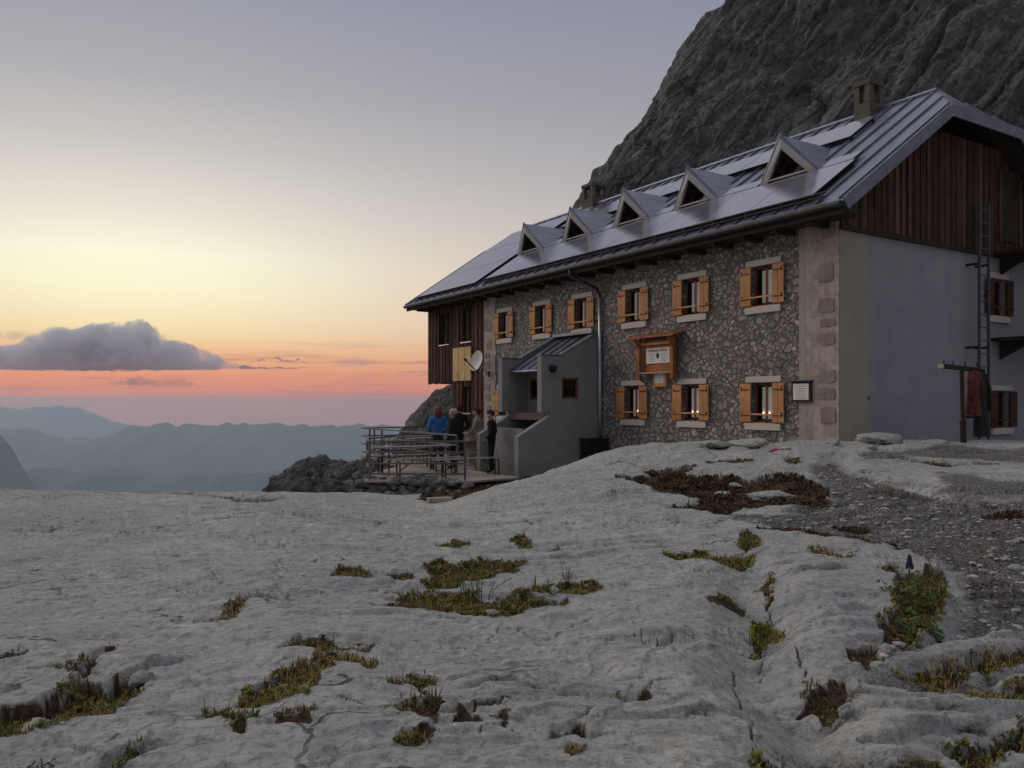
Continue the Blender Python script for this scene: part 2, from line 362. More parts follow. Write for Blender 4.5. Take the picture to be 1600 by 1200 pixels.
MT['iron2'] = m_plain('grey_painted_iron', (.075, .075, .085), .55, .25, 14); MT['iron'] = m_plain('black_iron', (.018, .017, .017), .6, .3, 20)
MT['steel'] = m_metal('galvanised_steel', (.15, .145, .15), .5, .6)
MT['white'] = m_plain('off_white_paint', (.66, .65, .61), .6, .08, 8)
MT['sign'] = m_plain('sign_white', (.70, .68, .63), .55, .06, 14)
MT['ink'] = m_plain('sign_black', (.015, .015, .015), .6, .2, 9)
MT['grey_ink'] = m_plain('sign_grey', (.20, .20, .20), .6, .2, 9)
MT['redpaint'] = m_plain('red_trail_paint', (.30, .03, .05), .7, .4, 30)
MT['concrete'] = m_plaster('chimney_render', (.10, .086, .077), (.15, .132, .118), .01, .4)
MT['trim'] = m_plain('dormer_trim_grey', (.37, .36, .345), .7, .1, 7)
MT['curtain'] = m_plain('white_curtain', (.78, .75, .68), .9, .1, 6)
def m_panel():
    m = mat('solar_glass', (.3, .3, .34), .16, .55, .9); g = G(m)
    n = g.noise(1.3, 3, .5); g.color(g.ramp(n, [(.3, (.27, .265, .335)), (.7, (.35, .345, .415))])); g.rough(g.ramp(n, [(.3, .12), (.7, .22)])); return m
MT['panel'] = m_panel()
def m_glass():
    m = mat('dark_window_glass', (.012, .010, .011), .08, 0, .22); return m
MT['glass'] = m_glass()
def m_emit(name, c, s):
    m = mat(name, c); b = m.node_tree.nodes['Principled BSDF']; b.inputs['Emission Color'].default_value = (*c, 1); b.inputs['Emission Strength'].default_value = s; return m
MT['lamp'] = m_emit('warm_lamp', (1, .62, .32), 4)
def m_attr(name, rough=.8, trans=0):
    m = mat(name, rough=rough, spec=.2); g = G(m); g.color(g.attr('tint').outputs['Color'])
    return m
MT['grass'] = m_attr('alpine_grass'); MT['leaf'] = m_attr('herb_leaves')

# ================================================================== the rock platform
def cpt(px, py, Y): p = at(px, py, Y); return (p.x, p.y, p.z)
CT = []
for px in (-900, -400, 0, 400, 800, 1200, 1600, 2100, 2600): CT.append(cpt(px, 1200, 3.4))
for px in (-400, 0, 400, 800, 1150, 1500, 2000): CT.append(cpt(px, 1000, 5.35))
for px in (-400, 0, 400, 800, 1100): CT.append(cpt(px, 900, 7.3))
for px in (-300, 0, 350, 700, 1000): CT.append(cpt(px, 848, 9.0))
for px in (-300, 0, 400, 800): CT.append(cpt(px, 800, 11.5))
for px in (-600, -300, 0, 150, 300, 450, 560): CT.append(cpt(px, {0: 766, 150: 767, 300: 771, 450: 768}.get(px, 769), 14.5))
CT += [cpt(625, 775, 14.3), cpt(690, 781, 14.0), cpt(760, 760, 14.4), cpt(850, 740, 14.9), cpt(920, 714, 15.1), cpt(1000, 697, 15.2), cpt(1080, 692, 15.),
       cpt(1150, 690, 14.7), cpt(1220, 690, 14.4), cpt(1290, 685, 14.8), cpt(1350, 684, 15.3), cpt(1430, 690, 16), cpt(1500, 691, 17), cpt(1600, 693, 18)]
CT += [cpt(1000, 800, 10.8), cpt(900, 765, 12.6), cpt(1000, 742, 13.2), cpt(1130, 745, 12.8), cpt(1130, 790, 11.), cpt(1250, 725, 13), cpt(1250, 775, 11.2),
       cpt(1400, 720, 13), cpt(1400, 770, 10.8), cpt(1400, 830, 8.8), cpt(1550, 730, 12.4), cpt(1550, 800, 9.3), cpt(1550, 850, 8.), cpt(1550, 900, 7.),
       cpt(1550, 950, 6.1), cpt(1250, 850, 8.7), cpt(1300, 920, 6.9), cpt(1800, 800, 9.3), cpt(1800, 720, 13)]
for px in (-600, -300, 0, 250, 450, 560):
    for Y, z in ((16.5, -2.3), (19, -3.1), (27, -4.6), (45, -16), (110, -75)): CT.append(((px-CX)/K*Y, Y, z))
CT += [(-1.6, 17, -2.35), (-.5, 19.2, -2.35), (-3, 19.3, -2.7), (-3, 24, -2.9), (0, 24, -2.6), (0, 30, -3), (-3, 32, -3.), (2.6, 19.4, -1.65), (4.3, 17.5, -1.25), (6.1, 15.7, -.85),
       (9, 22, -1.4), (8, 30, -1.6), (5, 38, -2), (12, 18, -1.0), (17, 22, -.8), (24, 18, -.5), (30, 30, 0), (45, 52, 4), (20, 45, 0), (8, 60, -4), (-10, 60, -22), (90, 60, 14),
       (0, -10, -1.5), (-15, -6, -1.8), (15, -6, -1.3), (-22, 8, -1.9), (20, 8, -.9), (13, 6, -1.35), (0, -60, -4), (60, -40, 0), (-70, -40, -14), (80, 10, 6), (-90, 30, -60), (0, 0, -1.56), (-3, .5, -1.55), (3, .5, -1.5)]
CT = np.array(CT)
def _tps(r2): return np.where(r2 > 1e-9, .5*r2*np.log(r2+1e-12), 0)
def _fit():
    n = len(CT); S = 10.
    P = CT[:, :2]/S; d2 = ((P[:, None]-P[None])**2).sum(-1)
    A = np.zeros((n+3, n+3)); A[:n, :n] = _tps(d2)+np.eye(n)*2e-4; A[:n, n] = 1; A[:n, n+1:] = P; A[n, :n] = 1; A[n+1:, :n] = P.T
    return np.linalg.solve(A, np.concatenate([CT[:, 2], np.zeros(3)]))
TW = _fit()
def base_z(X, Y):
    X = np.asarray(X, float); Y = np.asarray(Y, float); sh = X.shape; x = X.ravel()/10; y = Y.ravel()/10; P = CT[:, :2]/10; n = len(P)
    out = TW[n]+TW[n+1]*x+TW[n+2]*y
    for i in range(n): out = out+TW[i]*_tps((x-P[i, 0])**2+(y-P[i, 1])**2)
    return out.reshape(sh)
_YS = np.exp(np.linspace(math.log(2.4), math.log(24), 900))
def on_ground(px, py):
    a = (px-CX)/K; b = (HY-py)/K
    h = base_z(a*_YS, _YS); k = np.argmax(b*_YS <= h)
    if not (b*_YS <= h).any(): k = len(_YS)-1
    return a*_YS[k], _YS[k]

# soil pockets and cracks, read off the rock surface (2x lists per zoomed crop: origin, scale)
def crop(o, s, pts): return [on_ground(o[0]+x/s, o[1]+y/s) for x, y in pts]
A3 = ((400, 780), 2.6667); A2 = ((0, 750), 2.6667); A5 = ((1000, 800), 2.6667); A4 = ((940, 660), 2.4242)
POCK = []                                 # (polygon, kind, depth)
def pocket(cr, kind, depth, *pts): POCK.append((np.array(crop(cr[0], cr[1], pts)), kind, depth))
pocket(A3, 'g', .12, (700, 255), (760, 240), (820, 250), (960, 225), (1040, 235), (1125, 243), (1060, 275), (960, 300), (830, 335), (745, 340), (690, 328), (730, 300))
pocket(A3, 'g', .12, (480, 455), (600, 462), (640, 470), (760, 462), (830, 470), (890, 490), (950, 490), (1060, 470), (1130, 450), (1300, 435), (1230, 432), (1140, 430), (1120, 405), (1060, 430), (960, 440), (900, 420), (870, 400), (930, 378), (800, 378), (640, 390), (560, 375), (530, 390), (590, 430), (600, 452))
pocket(A3, 'g', .11, (1160, 360), (1240, 340), (1330, 330), (1440, 360), (1400, 380), (1280, 400), (1200, 410), (1150, 405))
pocket(A3, 'y', .05, (310, 290), (360, 275), (430, 285), (490, 300), (440, 305), (320, 303))
pocket(A3, 's', .06, (548, 295), (590, 288), (655, 303), (640, 312), (575, 317))
pocket(A3, 'g', .04, (745, 170), (830, 155), (890, 160), (880, 172), (800, 168))
pocket(A3, 'g', .05, (1060, 150), (1100, 140), (1150, 180), (1120, 187))
pocket(A3, 'y', .12, (-20, 780), (60, 765), (160, 735), (210, 700), (330, 690), (330, 715), (280, 745), (270, 790), (220, 830), (100, 850), (0, 865), (-50, 860))
pocket(A3, 's', .07, (100, 650), (200, 605), (260, 612), (340, 630), (420, 640), (478, 625), (400, 605), (500, 605), (470, 640), (340, 645), (270, 660), (240, 640))
pocket(A3, 'y', .07, (245, 668), (330, 660), (440, 685), (520, 690), (470, 725), (435, 695), (330, 692), (240, 682))
pocket(A3, 's', .09, (545, 790), (640, 760), (670, 735), (735, 745), (730, 775), (700, 800), (735, 860), (700, 850), (680, 800), (640, 780), (560, 800))
pocket(A3, 'y', .1, (545, 915), (640, 885), (720, 880), (780, 910), (740, 940), (720, 975), (660, 960), (620, 935), (550, 930))
pocket(A3, 'y', .08, (585, 1020), (680, 990), (740, 1000), (730, 1030), (660, 1045), (590, 1040))
pocket(A3, 's', .1, (810, 985), (830, 920), (900, 900), (1000, 880), (1130, 885), (960, 910), (890, 945), (930, 985))
pocket(A3, 's', .07, (980, 950), (1070, 940), (1050, 1000), (1025, 990), (1040, 962))
pocket(A3, 's', .06, (75, 930), (160, 920), (235, 930), (230, 955), (120, 948))
pocket(A3, 's', .08, (1220, 1010), (1310, 985), (1360, 995), (1395, 1035), (1320, 1008), (1240, 1020))
pocket(A3, 's', .08, (1480, 855), (1540, 848), (1640, 835), (1640, 850), (1520, 866))
pocket(A3, 'y', .05, (1290, 1060), (1360, 1075), (1310, 1095))
pocket(A2, 'g', .2, (-60, 1060), (-60, 930), (130, 920), (250, 870), (320, 820), (430, 850), (480, 826), (600, 845), (580, 890), (520, 930), (470, 975), (330, 990), (200, 1010), (80, 1045))
pocket(A2, 'y', .08, (850, 600), (940, 580), (970, 540), (1010, 520), (985, 560), (975, 595), (890, 615))
pocket(A2, 's', .09, (855, 950), (960, 985), (1050, 1010), (1040, 1060), (990, 1070), (960, 1000), (880, 970))
pocket(A2, 's', .07, (440, 1185), (520, 1130), (610, 1105), (540, 1150), (450, 1195))
pocket(A2, 's', .06, (-40, 745), (120, 725), (110, 740), (-40, 762))
pocket(A2, 's', .07, (240, 780), (330, 790), (400, 740), (470, 712), (480, 724), (410, 765), (345, 810))
pocket(A5, 'l', .07, (95, 185), (170, 190), (250, 180), (330, 205), (400, 225), (470, 205), (465, 240), (420, 245), (330, 230), (200, 202))
pocket(A5, 'g', .08, (415, 110), (450, 95), (500, 130), (500, 150), (430, 180))
pocket(A5, 'y', .09, (500, 300), (550, 262), (545, 330), (540, 385), (525, 370), (520, 320))
pocket(A5, 'l', .1, (480, 420), (540, 430), (590, 470), (580, 500), (520, 490), (475, 545), (472, 500))
pocket(A5, 's', .05, (270, 385), (300, 370), (430, 362), (420, 380), (290, 400))
pocket(A5, 'y', .07, (710, 170), (770, 175), (800, 200), (890, 190), (840, 207), (740, 202))
pocket(A5, 'g', .17, (1000, 240), (1060, 225), (1075, 300), (1060, 380), (1080, 430), (990, 460), (1010, 500), (1010, 560), (1100, 575), (1180, 520), (1240, 430), (1270, 350), (1260, 220), (1220, 205), (1200, 260), (1130, 250))
pocket(A5, 's', .14, (870, 590), (980, 560), (1000, 620), (940, 655), (880, 640))
pocket(A5, 's', .14, (660, 770), (720, 710), (850, 690), (900, 690), (840, 760), (900, 790), (830, 800), (760, 800), (740, 780))
pocket(A5, 'y', .12, (1050, 655), (1350, 605), (1660, 540), (1660, 580), (1380, 640), (1230, 700), (1170, 665))
pocket(A5, 'g', .12, (1360, 760), (1660, 660), (1660, 730), (1500, 768))
pocket(A5, 'g', .16, (1290, 940), (1400, 915), (1660, 830), (1480, 960), (1370, 1030), (1360, 990), (1270, 950))
pocket(A5, 'l', .12, (480, 1090), (500, 1000), (580, 1040), (650, 1010), (600, 1090))
pocket(A5, 's', .07, (1020, 1010), (1250, 990), (1240, 1005), (1050, 1040))
pocket(A4, 'b', .12, (50, 205), (180, 207), (170, 180), (260, 160), (350, 160), (300, 190), (400, 195), (470, 200), (560, 215), (670, 195), (720, 190), (850, 240), (860, 290), (790, 305), (720, 300), (560, 322), (440, 345), (260, 322), (400, 285), (300, 262), (200, 255), (150, 232))
pocket(A4, 's', .09, (390, 145), (480, 135), (580, 140), (500, 149))
pocket(A4, 'b', .05, (580, 408), (700, 400), (780, 404), (1000, 432), (1150, 470), (900, 440), (760, 425))
pocket(A4, 's', .08, (690, 135), (745, 130), (740, 150), (700, 150))
pocket(A4, 'b', .07, (1440, 320), (1620, 312), (1620, 332), (1500, 335))
pocket(A4, 'b', .05, (860, 380), (1000, 370), (1010, 392), (900, 395))
pocket(A4, 's', .06, (1200, 150), (1300, 160), (1370, 168), (1300, 172))
POCK.append((np.array([on_ground(x, y) for x, y in ((652, 779), (720, 758), (800, 741), (856, 733), (850, 741), (780, 757), (700, 783))]), 'b', .05))
GRAVEL = np.array([on_ground(x, y) for x, y in ((1090, 796), (1180, 822), (1290, 836), (1400, 853), (1462, 880), (1476, 940), (1445, 1000), (1385, 1032), (1500, 1003), (1700, 950), (2100, 880), (2100, 800), (1700, 778), (1600, 775), (1500, 772), (1420, 758), (1340, 735), (1300, 703), (1262, 728), (1295, 770), (1240, 795))])
GRIT = np.array([on_ground(x, y) for x, y in ((1235, 1085), (1300, 1050), (1400, 1020), (1600, 965), (1900, 930), (1900, 1230), (1190, 1230))])
GRIT2 = np.array([on_ground(x, y) for x, y in ((1290, 700), (1340, 748), (1420, 765), (1500, 778), (1700, 780), (2100, 780), (2100, 694), (1400, 690))])
CRACK = []
def crack(cr, w, *pts): CRACK.append((np.array(crop(cr[0], cr[1], pts)), w))
crack(A3, .03, (900, 805), (1020, 780), (1110, 800), (1260, 855), (1390, 872)); crack(A3, .03, (1100, 65), (1180, 85), (1320, 85)); crack(A3, .02, (-40, 420), (90, 430))
crack(A3, .02, (895, 1015), (960, 1000), (1060, 990)); crack(A3, .014, (1300, 945), (1440, 928)); crack(A3, .012, (830, 612), (930, 618)); crack(A3, .014, (1390, 1035), (1530, 1020))
crack(A3, .012, (300, 860), (480, 912)); crack(A3, .012, (1430, 600), (1600, 620)); crack(A3, .012, (740, 690), (860, 700), (960, 720)); crack(A3, .015, (160, 40), (300, 46))
crack(A2, .035, (790, 222), (860, 215), (970, 215)); crack(A2, .04, (980, 145), (1080, 130), (1140, 130)); crack(A2, .04, (640, 120), (720, 122)); crack(A2, .02, (1160, 505), (1060, 500), (1000, 525), (950, 560))
crack(A2, .025, (120, 780), (240, 778), (340, 785)); crack(A2, .03, (470, 840), (560, 800), (640, 770), (750, 755)); crack(A2, .014, (410, 1110), (490, 1080)); crack(A2, .014, (620, 580), (690, 570))
crack(A2, .05, (540, 60), (640, 66), (800, 75)); crack(A2, .05, (900, 85), (1060, 92), (1180, 78))
crack(A5, .014, (0, 570), (70, 585), (75, 605), (150, 565), (210, 570)); crack(A5, .01, (170, 880), (270, 880), (300, 850), (360, 860)); crack(A5, .02, (0, 790), (60, 745), (115, 738))
crack(A5, .02, (485, 610), (515, 535)); crack(A5, .02, (880, 490), (1020, 500)); crack(A5, .02, (690, 280), (760, 275), (830, 255)); crack(A5, .025, (540, 330), (545, 430))
crack(A5, .02, (385, 620), (400, 760), (470, 900), (515, 1000)); crack(A5, .015, (900, 920), (1060, 935)); crack(A5, .02, (1180, 810), (1270, 812)); crack(A5, .015, (640, 560), (700, 700))
crack(A4, .03, (1080, 130), (1200, 150), (1370, 165), (1600, 160)); crack(A4, .03, (1000, 245), (1180, 262), (1400, 280)); crack(A4, .03, (1080, 90), (1300, 100), (1500, 110))

LEDGE = []
def ledge(cr, h, *pts): LEDGE.append((np.array(crop(cr[0], cr[1], pts)), h))
ledge(A3, .05, (860, 815), (900, 805), (1020, 780), (1110, 800), (1260, 855), (1390, 872), (1480, 860), (1640, 835)); ledge(A2, .06, (380, 850), (470, 840), (560, 800), (640, 770), (750, 755)); ledge(A2, .05, (-40, 930), (130, 920), (250, 870), (330, 800), (400, 740), (480, 715))
ledge(A2, .05, (350, 1190), (440, 1185), (520, 1130), (610, 1105), (700, 1100)); ledge(A3, .05, (1180, 1015), (1220, 1010), (1310, 985), (1395, 1035), (1530, 1020)); ledge(A5, .05, (-60, 560), (0, 570), (75, 605), (150, 565), (260, 560))
ledge(A5, .06, (640, 290), (690, 280), (760, 275), (830, 255), (960, 240)); ledge(A5, .07, (900, 920), (1060, 935), (1250, 880), (1420, 850), (1640, 780)); ledge(A5, .06, (1050, 660), (1180, 620), (1350, 600), (1640, 540)); ledge(A5, .05, (120, 885), (270, 880), (300, 850), (380, 862), (480, 840))
ledge(A3, .06, (480, 455), (640, 466), (760, 460), (890, 488), (1060, 468), (1200, 440), (1380, 400)); ledge(A3, .04, (80, 660), (200, 605), (300, 600), (500, 600), (620, 640)); ledge(A2, .05, (780, 560), (950, 560), (1060, 500), (1160, 505), (1300, 480))
ledge(A4, .10, (-60, 300), (60, 268), (200, 258), (300, 262), (400, 272)); ledge(A2, .07, (480, 60), (640, 66), (800, 75), (900, 88), (1060, 92), (1180, 78)); ledge(A4, .09, (960, 240), (1180, 262), (1400, 285), (1640, 320)); ledge(A4, .08, (1060, 125), (1200, 150), (1370, 165), (1640, 165))
GULLY = np.array([on_ground(x, y) for x, y in ((1170, 900), (1180, 960), (1190, 1010), (1205, 1070), (1235, 1140), (1290, 1230))])
def poly_sd(X, Y, P):
    """signed distance, negative inside"""
    d2 = np.full(X.shape, 1e9); ins = np.zeros(X.shape, bool); n = len(P)
    for i in range(n):
        a = P[i]; b = P[(i+1) % n]; e = b-a; L2 = max((e*e).sum(), 1e-12)
        t = np.clip(((X-a[0])*e[0]+(Y-a[1])*e[1])/L2, 0, 1)
        d2 = np.minimum(d2, (X-a[0]-t*e[0])**2+(Y-a[1]-t*e[1])**2)
        c = ((a[1] > Y) != (b[1] > Y)) & (X < (b[0]-a[0])*(Y-a[1])/(b[1]-a[1]+1e-12)+a[0]); ins ^= c
    d = np.sqrt(d2); return np.where(ins, -d, d)
def line_d(X, Y, P):
    d2 = np.full(X.shape, 1e9)
    for a, b in zip(P[:-1], P[1:]):
        e = b-a; L2 = max((e*e).sum(), 1e-12); t = np.clip(((X-a[0])*e[0]+(Y-a[1])*e[1])/L2, 0, 1)
        d2 = np.minimum(d2, (X-a[0]-t*e[0])**2+(Y-a[1]-t*e[1])**2)
    return np.sqrt(d2)
def surface(X, Y):
    """height, soil and gravel share of the rock platform at X, Y (flat arrays)"""
    X = np.asarray(X, float); Y = np.asarray(Y, float)
    r = np.hypot(X, Y); z = base_z(X, Y)
    fade = np.clip(r/3, .3, 1)
    # long swells, bedding steps, pitting
    z = z+.10*fade*fbm(X*.42, Y*.5, o=3)
    st = fbm(X*.28+Y*.08+3, Y*.75-X*.12, o=4)*3.2+Y*.55+X*.12
    fr = st-np.floor(st); edge = sstep(.80, .97, fr)-fr
    z = z+.055*edge*(.3+.7*sstep(-.25, .45, fbm(X*.3+9, Y*.3, o=2)))
    st2 = fbm(X*.7+13, Y*1.9-X*.25, o=4)*2.6+Y*1.3-X*.2; f2 = st2-np.floor(st2)
    z = z+.022*(sstep(.90, .985, f2)-f2)*sstep(-.15, .4, fbm(X*.5+2, Y*.6+7, o=2))
    z = z+.020*fbm(X*1.1, Y*1.5, o=4, g=.5)+.055*np.abs(fbm(X*.8+7, Y*1.25-X*.2, o=4, g=.52))-.012*np.abs(fbm(X*4, Y*5.2, o=3))
    # solution pits and thin joints
    z = z-.016*sstep(.30, .62, fbm(X*5+3, Y*7, o=3))-.007*sstep(.2, .6, fbm(X*15, Y*19, o=2))
    wv = fbm(X*.9+20, Y*1.6+X*.3, o=5, g=.58); jn = 1-sstep(.006, .028, np.abs(wv))
    wv2 = fbm(X*1.7-11, Y*.8+4, o=5, g=.6); jn = np.maximum(jn, .8*(1-sstep(.004, .02, np.abs(wv2)))*sstep(.05, .4, fbm(X*.4, Y*.4+31, o=2)))
    jn = jn*sstep(.05, .45, fbm(X*.7+41, Y*.9, o=2)); z = z-.022*jn
    soil = .45*jn*sstep(.3, .9, jn); grav = np.zeros_like(X)
    wx = X+.05*fbm(X*5, Y*5, o=3)+.012*fbm(X*21, Y*21, o=2); wy = Y+.06*fbm(X*5+50, Y*5, o=3)+.012*fbm(X*21+9, Y*21, o=2)
    far = np.clip(Y/9, .5, 1.6)
    def near(P, m): return np.nonzero((X > P[:, 0].min()-m) & (X < P[:, 0].max()+m) & (Y > P[:, 1].min()-m) & (Y < P[:, 1].max()+m))[0]
    k = near(GRAVEL, 1.)
    if len(k):
        sd = poly_sd(wx[k], wy[k], GRAVEL); t = 1-sstep(-.12, .03, sd)
        z[k] -= .13*t*np.clip(1-(Y[k]-7)/5, .35, 1); t2 = 1-sstep(-.2, .06, sd+.28*fbm(X[k]*1.3, Y[k]*1.3, o=3)); grav[k] = t2
        G2 = 0; z[k] += t2*(.018*fbm(X[k]*7, Y[k]*7, o=3)+.02*np.maximum(0, fbm(X[k]*15, Y[k]*15, o=2)))
    for P, hgt in LEDGE:
        k = near(P, 1.0)
        if not len(k): continue
        d = np.full(len(k), 1e9); sgn = np.zeros(len(k)); endf = np.ones(len(k)); x_, y_ = wx[k], wy[k]
        for i_, (a, b) in enumerate(zip(P[:-1], P[1:])):
            e = b-a; L2 = max((e*e).sum(), 1e-12); tr = ((x_-a[0])*e[0]+(y_-a[1])*e[1])/L2; t = np.clip(tr, 0, 1)
            dd = np.hypot(x_-a[0]-t*e[0], y_-a[1]-t*e[1]); cr_ = np.sign(e[0]*(y_-a[1])-e[1]*(x_-a[0])); m = dd < d
            d[m] = dd[m]; sgn[m] = cr_[m]; tt = (i_+t)/(len(P)-1); endf[m] = np.clip(np.minimum(tt, 1-tt)*5, 0, 1)[m]
        st_ = np.where(sgn > 0, 1, 0)*np.exp(-d/.55)*sstep(0, .035, d); z[k] += .6*hgt*endf*st_; z[k] -= .3*hgt*endf*np.exp(-(d/.025)**2)
    k = near(GULLY, 1.)
    if len(k):
        d = line_d(X[k]+.12*fbm(X[k]*2, Y[k]*2, o=2), Y[k], GULLY); z[k] -= .13*np.exp(-(d/.20)**2); z[k] += .05*np.exp(-((d-.5)/.25)**2)
    k = near(GRIT2, .6)
    if len(k):
        sd = poly_sd(wx[k], wy[k], GRIT2); n_ = fbm(X[k]*.8+7, Y[k]*1.2, o=4); grav[k] = np.maximum(grav[k], (1-sstep(-.4, .2, sd))*sstep(.0, .3, n_)*.85)
    k = near(GRIT, .6)
    if len(k):
        sd = poly_sd(wx[k], wy[k], GRIT); n_ = fbm(X[k]*1.6+70, Y[k]*2.6, o=4)
        grav[k] = np.maximum(grav[k], (1-sstep(-.35, .1, sd))*sstep(-.12, .18, n_)); z[k] -= .05*(1-sstep(-.35, .1, sd))*sstep(-.12, .1, n_)
    for P, kind, dep in POCK:
        k = near(P, .6)
        if not len(k): continue
        sd = poly_sd(wx[k], wy[k], P); w = .05*far[k]
        dep = .42*dep; w = .85*w; t = 1-sstep(-w, w*.3, sd); z[k] -= dep*t
        z[k] += t*.03*fbm(X[k]*11, Y[k]*11, o=3)
        soil[k] = np.maximum(soil[k], 1-sstep(-.002*far[k], .014*far[k], sd+.025*fbm(X[k]*30, Y[k]*30, o=2)))
    for P, w in CRACK:
        k = near(P, .4)
        if not len(k): continue
        d = line_d(wx[k], wy[k], P); ww = w*np.clip(Y[k]/8, .5, 1.6)*(.6+.6*(fbm(X[k]*4, Y[k]*4, o=2)+.5))
        t = 1-sstep(ww*.3, ww, d); z[k] -= .035*t; soil[k] = np.maximum(soil[k], .85*(1-sstep(ww*.15, ww*.7, d)))
    return z, soil, grav
def gz(x, y): return float(surface(np.array([x]), np.array([y]))[0][0])

def build_ground():
    az = np.concatenate([np.linspace(-180, -37, 120, False), np.linspace(-37, 37, 1250, False), np.linspace(37, 180, 121)])
    lr = np.concatenate([np.linspace(math.log(.5), math.log(2.6), 40, False), np.linspace(math.log(2.6), math.log(11), 460, False),
                         np.linspace(math.log(11), math.log(20), 130, False), np.linspace(math.log(20), math.log(140), 60)])
    A, Rr = np.meshgrid(np.radians(az), np.exp(lr)); nr, na = A.shape
    X = (np.sin(A)*Rr).ravel(); Y = (np.cos(A)*Rr).ravel()
    z, soil, grav = surface(X, Y)
    v = np.stack([X, Y, z], 1)
    i = np.arange(nr-1)[:, None]*na+np.arange(na-1)[None]; i = i.ravel()
    f = np.stack([i, i+1, i+na+1, i+na], 1)[:, ::-1]
    me = bpy.data.meshes.new('rock_ground'); me.vertices.add(len(v)); me.vertices.foreach_set('co', v.ravel())
    me.loops.add(f.size); me.loops.foreach_set('vertex_index', f.ravel().astype(np.int32)); me.polygons.add(len(f))
    me.polygons.foreach_set('loop_start', (np.arange(len(f))*4).astype(np.int32)); me.polygons.foreach_set('loop_total', np.full(len(f), 4, np.int32))
    me.polygons.foreach_set('use_smooth', np.ones(len(f), bool)); me.update(); me.validate()
    for n, a in (('soil', soil), ('gravel', grav)):
        at_ = me.attributes.new(n, 'FLOAT', 'POINT'); at_.data.foreach_set('value', a.astype(np.float32))
    tag(relink('rock_ground', me, MT['ground']), 'pale grey limestone platform with grassy pockets in front of the hut', 'rock', kind='structure')
build_ground()

def grid_mesh(name, V, m, closed=False):
    """V: rows x cols x 3"""
    nr, nc, _ = V.shape; i = (np.arange(nr-1)[:, None]*nc+np.arange(nc-1)[None]).ravel()
    f = np.stack([i, i+1, i+nc+1, i+nc], 1)
    me = bpy.data.meshes.new(name); me.from_pydata(V.reshape(-1, 3).tolist(), [], f.tolist()); me.update()
    return relink(name, me, m, smooth=True)

# ================================================================== cliff behind the hut
def build_cliff():
    D = 120.; sil = [(600, 900), (760, 640), (830, 470), (868, 385), (894, 330), (920, 281), (952, 246), (985, 212), (1003, 178), (1030, 133), (1068, 76), (1105, 43), (1137, 4), (1180, -60), (1260, -160), (1330, -220), (1500, -420)]
    zs = np.array([(HY-p[1])/K*D for p in sil]); xs = np.array([(p[0]+38-CX)/K*D for p in sil])
    z = np.linspace(-26, 100, 480); th = np.radians(np.concatenate([np.linspace(-25, 95, 900, False), np.linspace(95, 150, 120)])); T, Z = np.meshgrid(th, z)
    a = 150.; XL = np.interp(Z, zs, xs); b = 64-.30*np.clip(Z, 0, 200)
    X = XL+a*(1-np.cos(T)); Y = D-b*np.sin(T)+np.where(T < 0, 20*np.sin(-T), 0)
    nx = -np.cos(T)*.6; ny = -np.sin(T); nn = np.sqrt(nx**2+ny**2+.25); nx /= nn; ny /= nn; nz = .5/nn
    u = X+.35*Z; w = Z-.55*X*.6; ca = R(38); cs = X*math.sin(ca)+Z*math.cos(ca); ct = X*math.cos(ca)-Z*math.sin(ca)
    dsp = 4.5*fbm(X*.03, Y*.03, Z*.03, o=3)+3.0*fbm(ct*.085, Y*.05, cs*.022, o=4, ridged=True)+1.7*fbm(ct*.30, Y*.2, cs*.045, o=4, ridged=True)+.5*fbm(X*.7, Y*.7, Z*.55, o=3)
    led = (w*.6-u*.5)*.11+2.2*fbm(X*.03+9, Y*.03, Z*.03, o=3); fr = led-np.floor(led); dsp = dsp+1.0*(fr-sstep(.75, 1, fr))
    dsp = 1.15*dsp+.55*fbm(ct*1.1, Y*.8, cs*.3, o=4, ridged=True)+.2*fbm(X*1.9, Y*1.9, Z*1.4, o=2, ridged=True)-1.3*(1-sstep(.0, .07, np.abs(fbm(ct*.16, Y*.1, cs*.05+3, o=4))))
    dsp = dsp*np.clip(.7+(X-XL)/20, .7, 1)
    V = np.stack([X+nx*dsp, Y+ny*dsp, Z+nz*dsp*.5], -1)
    tag(grid_mesh('cliff', V[:, ::-1], MT['cliff']), 'dark limestone cliff rising steeply behind the hut', 'cliff', kind='structure')
build_cliff()

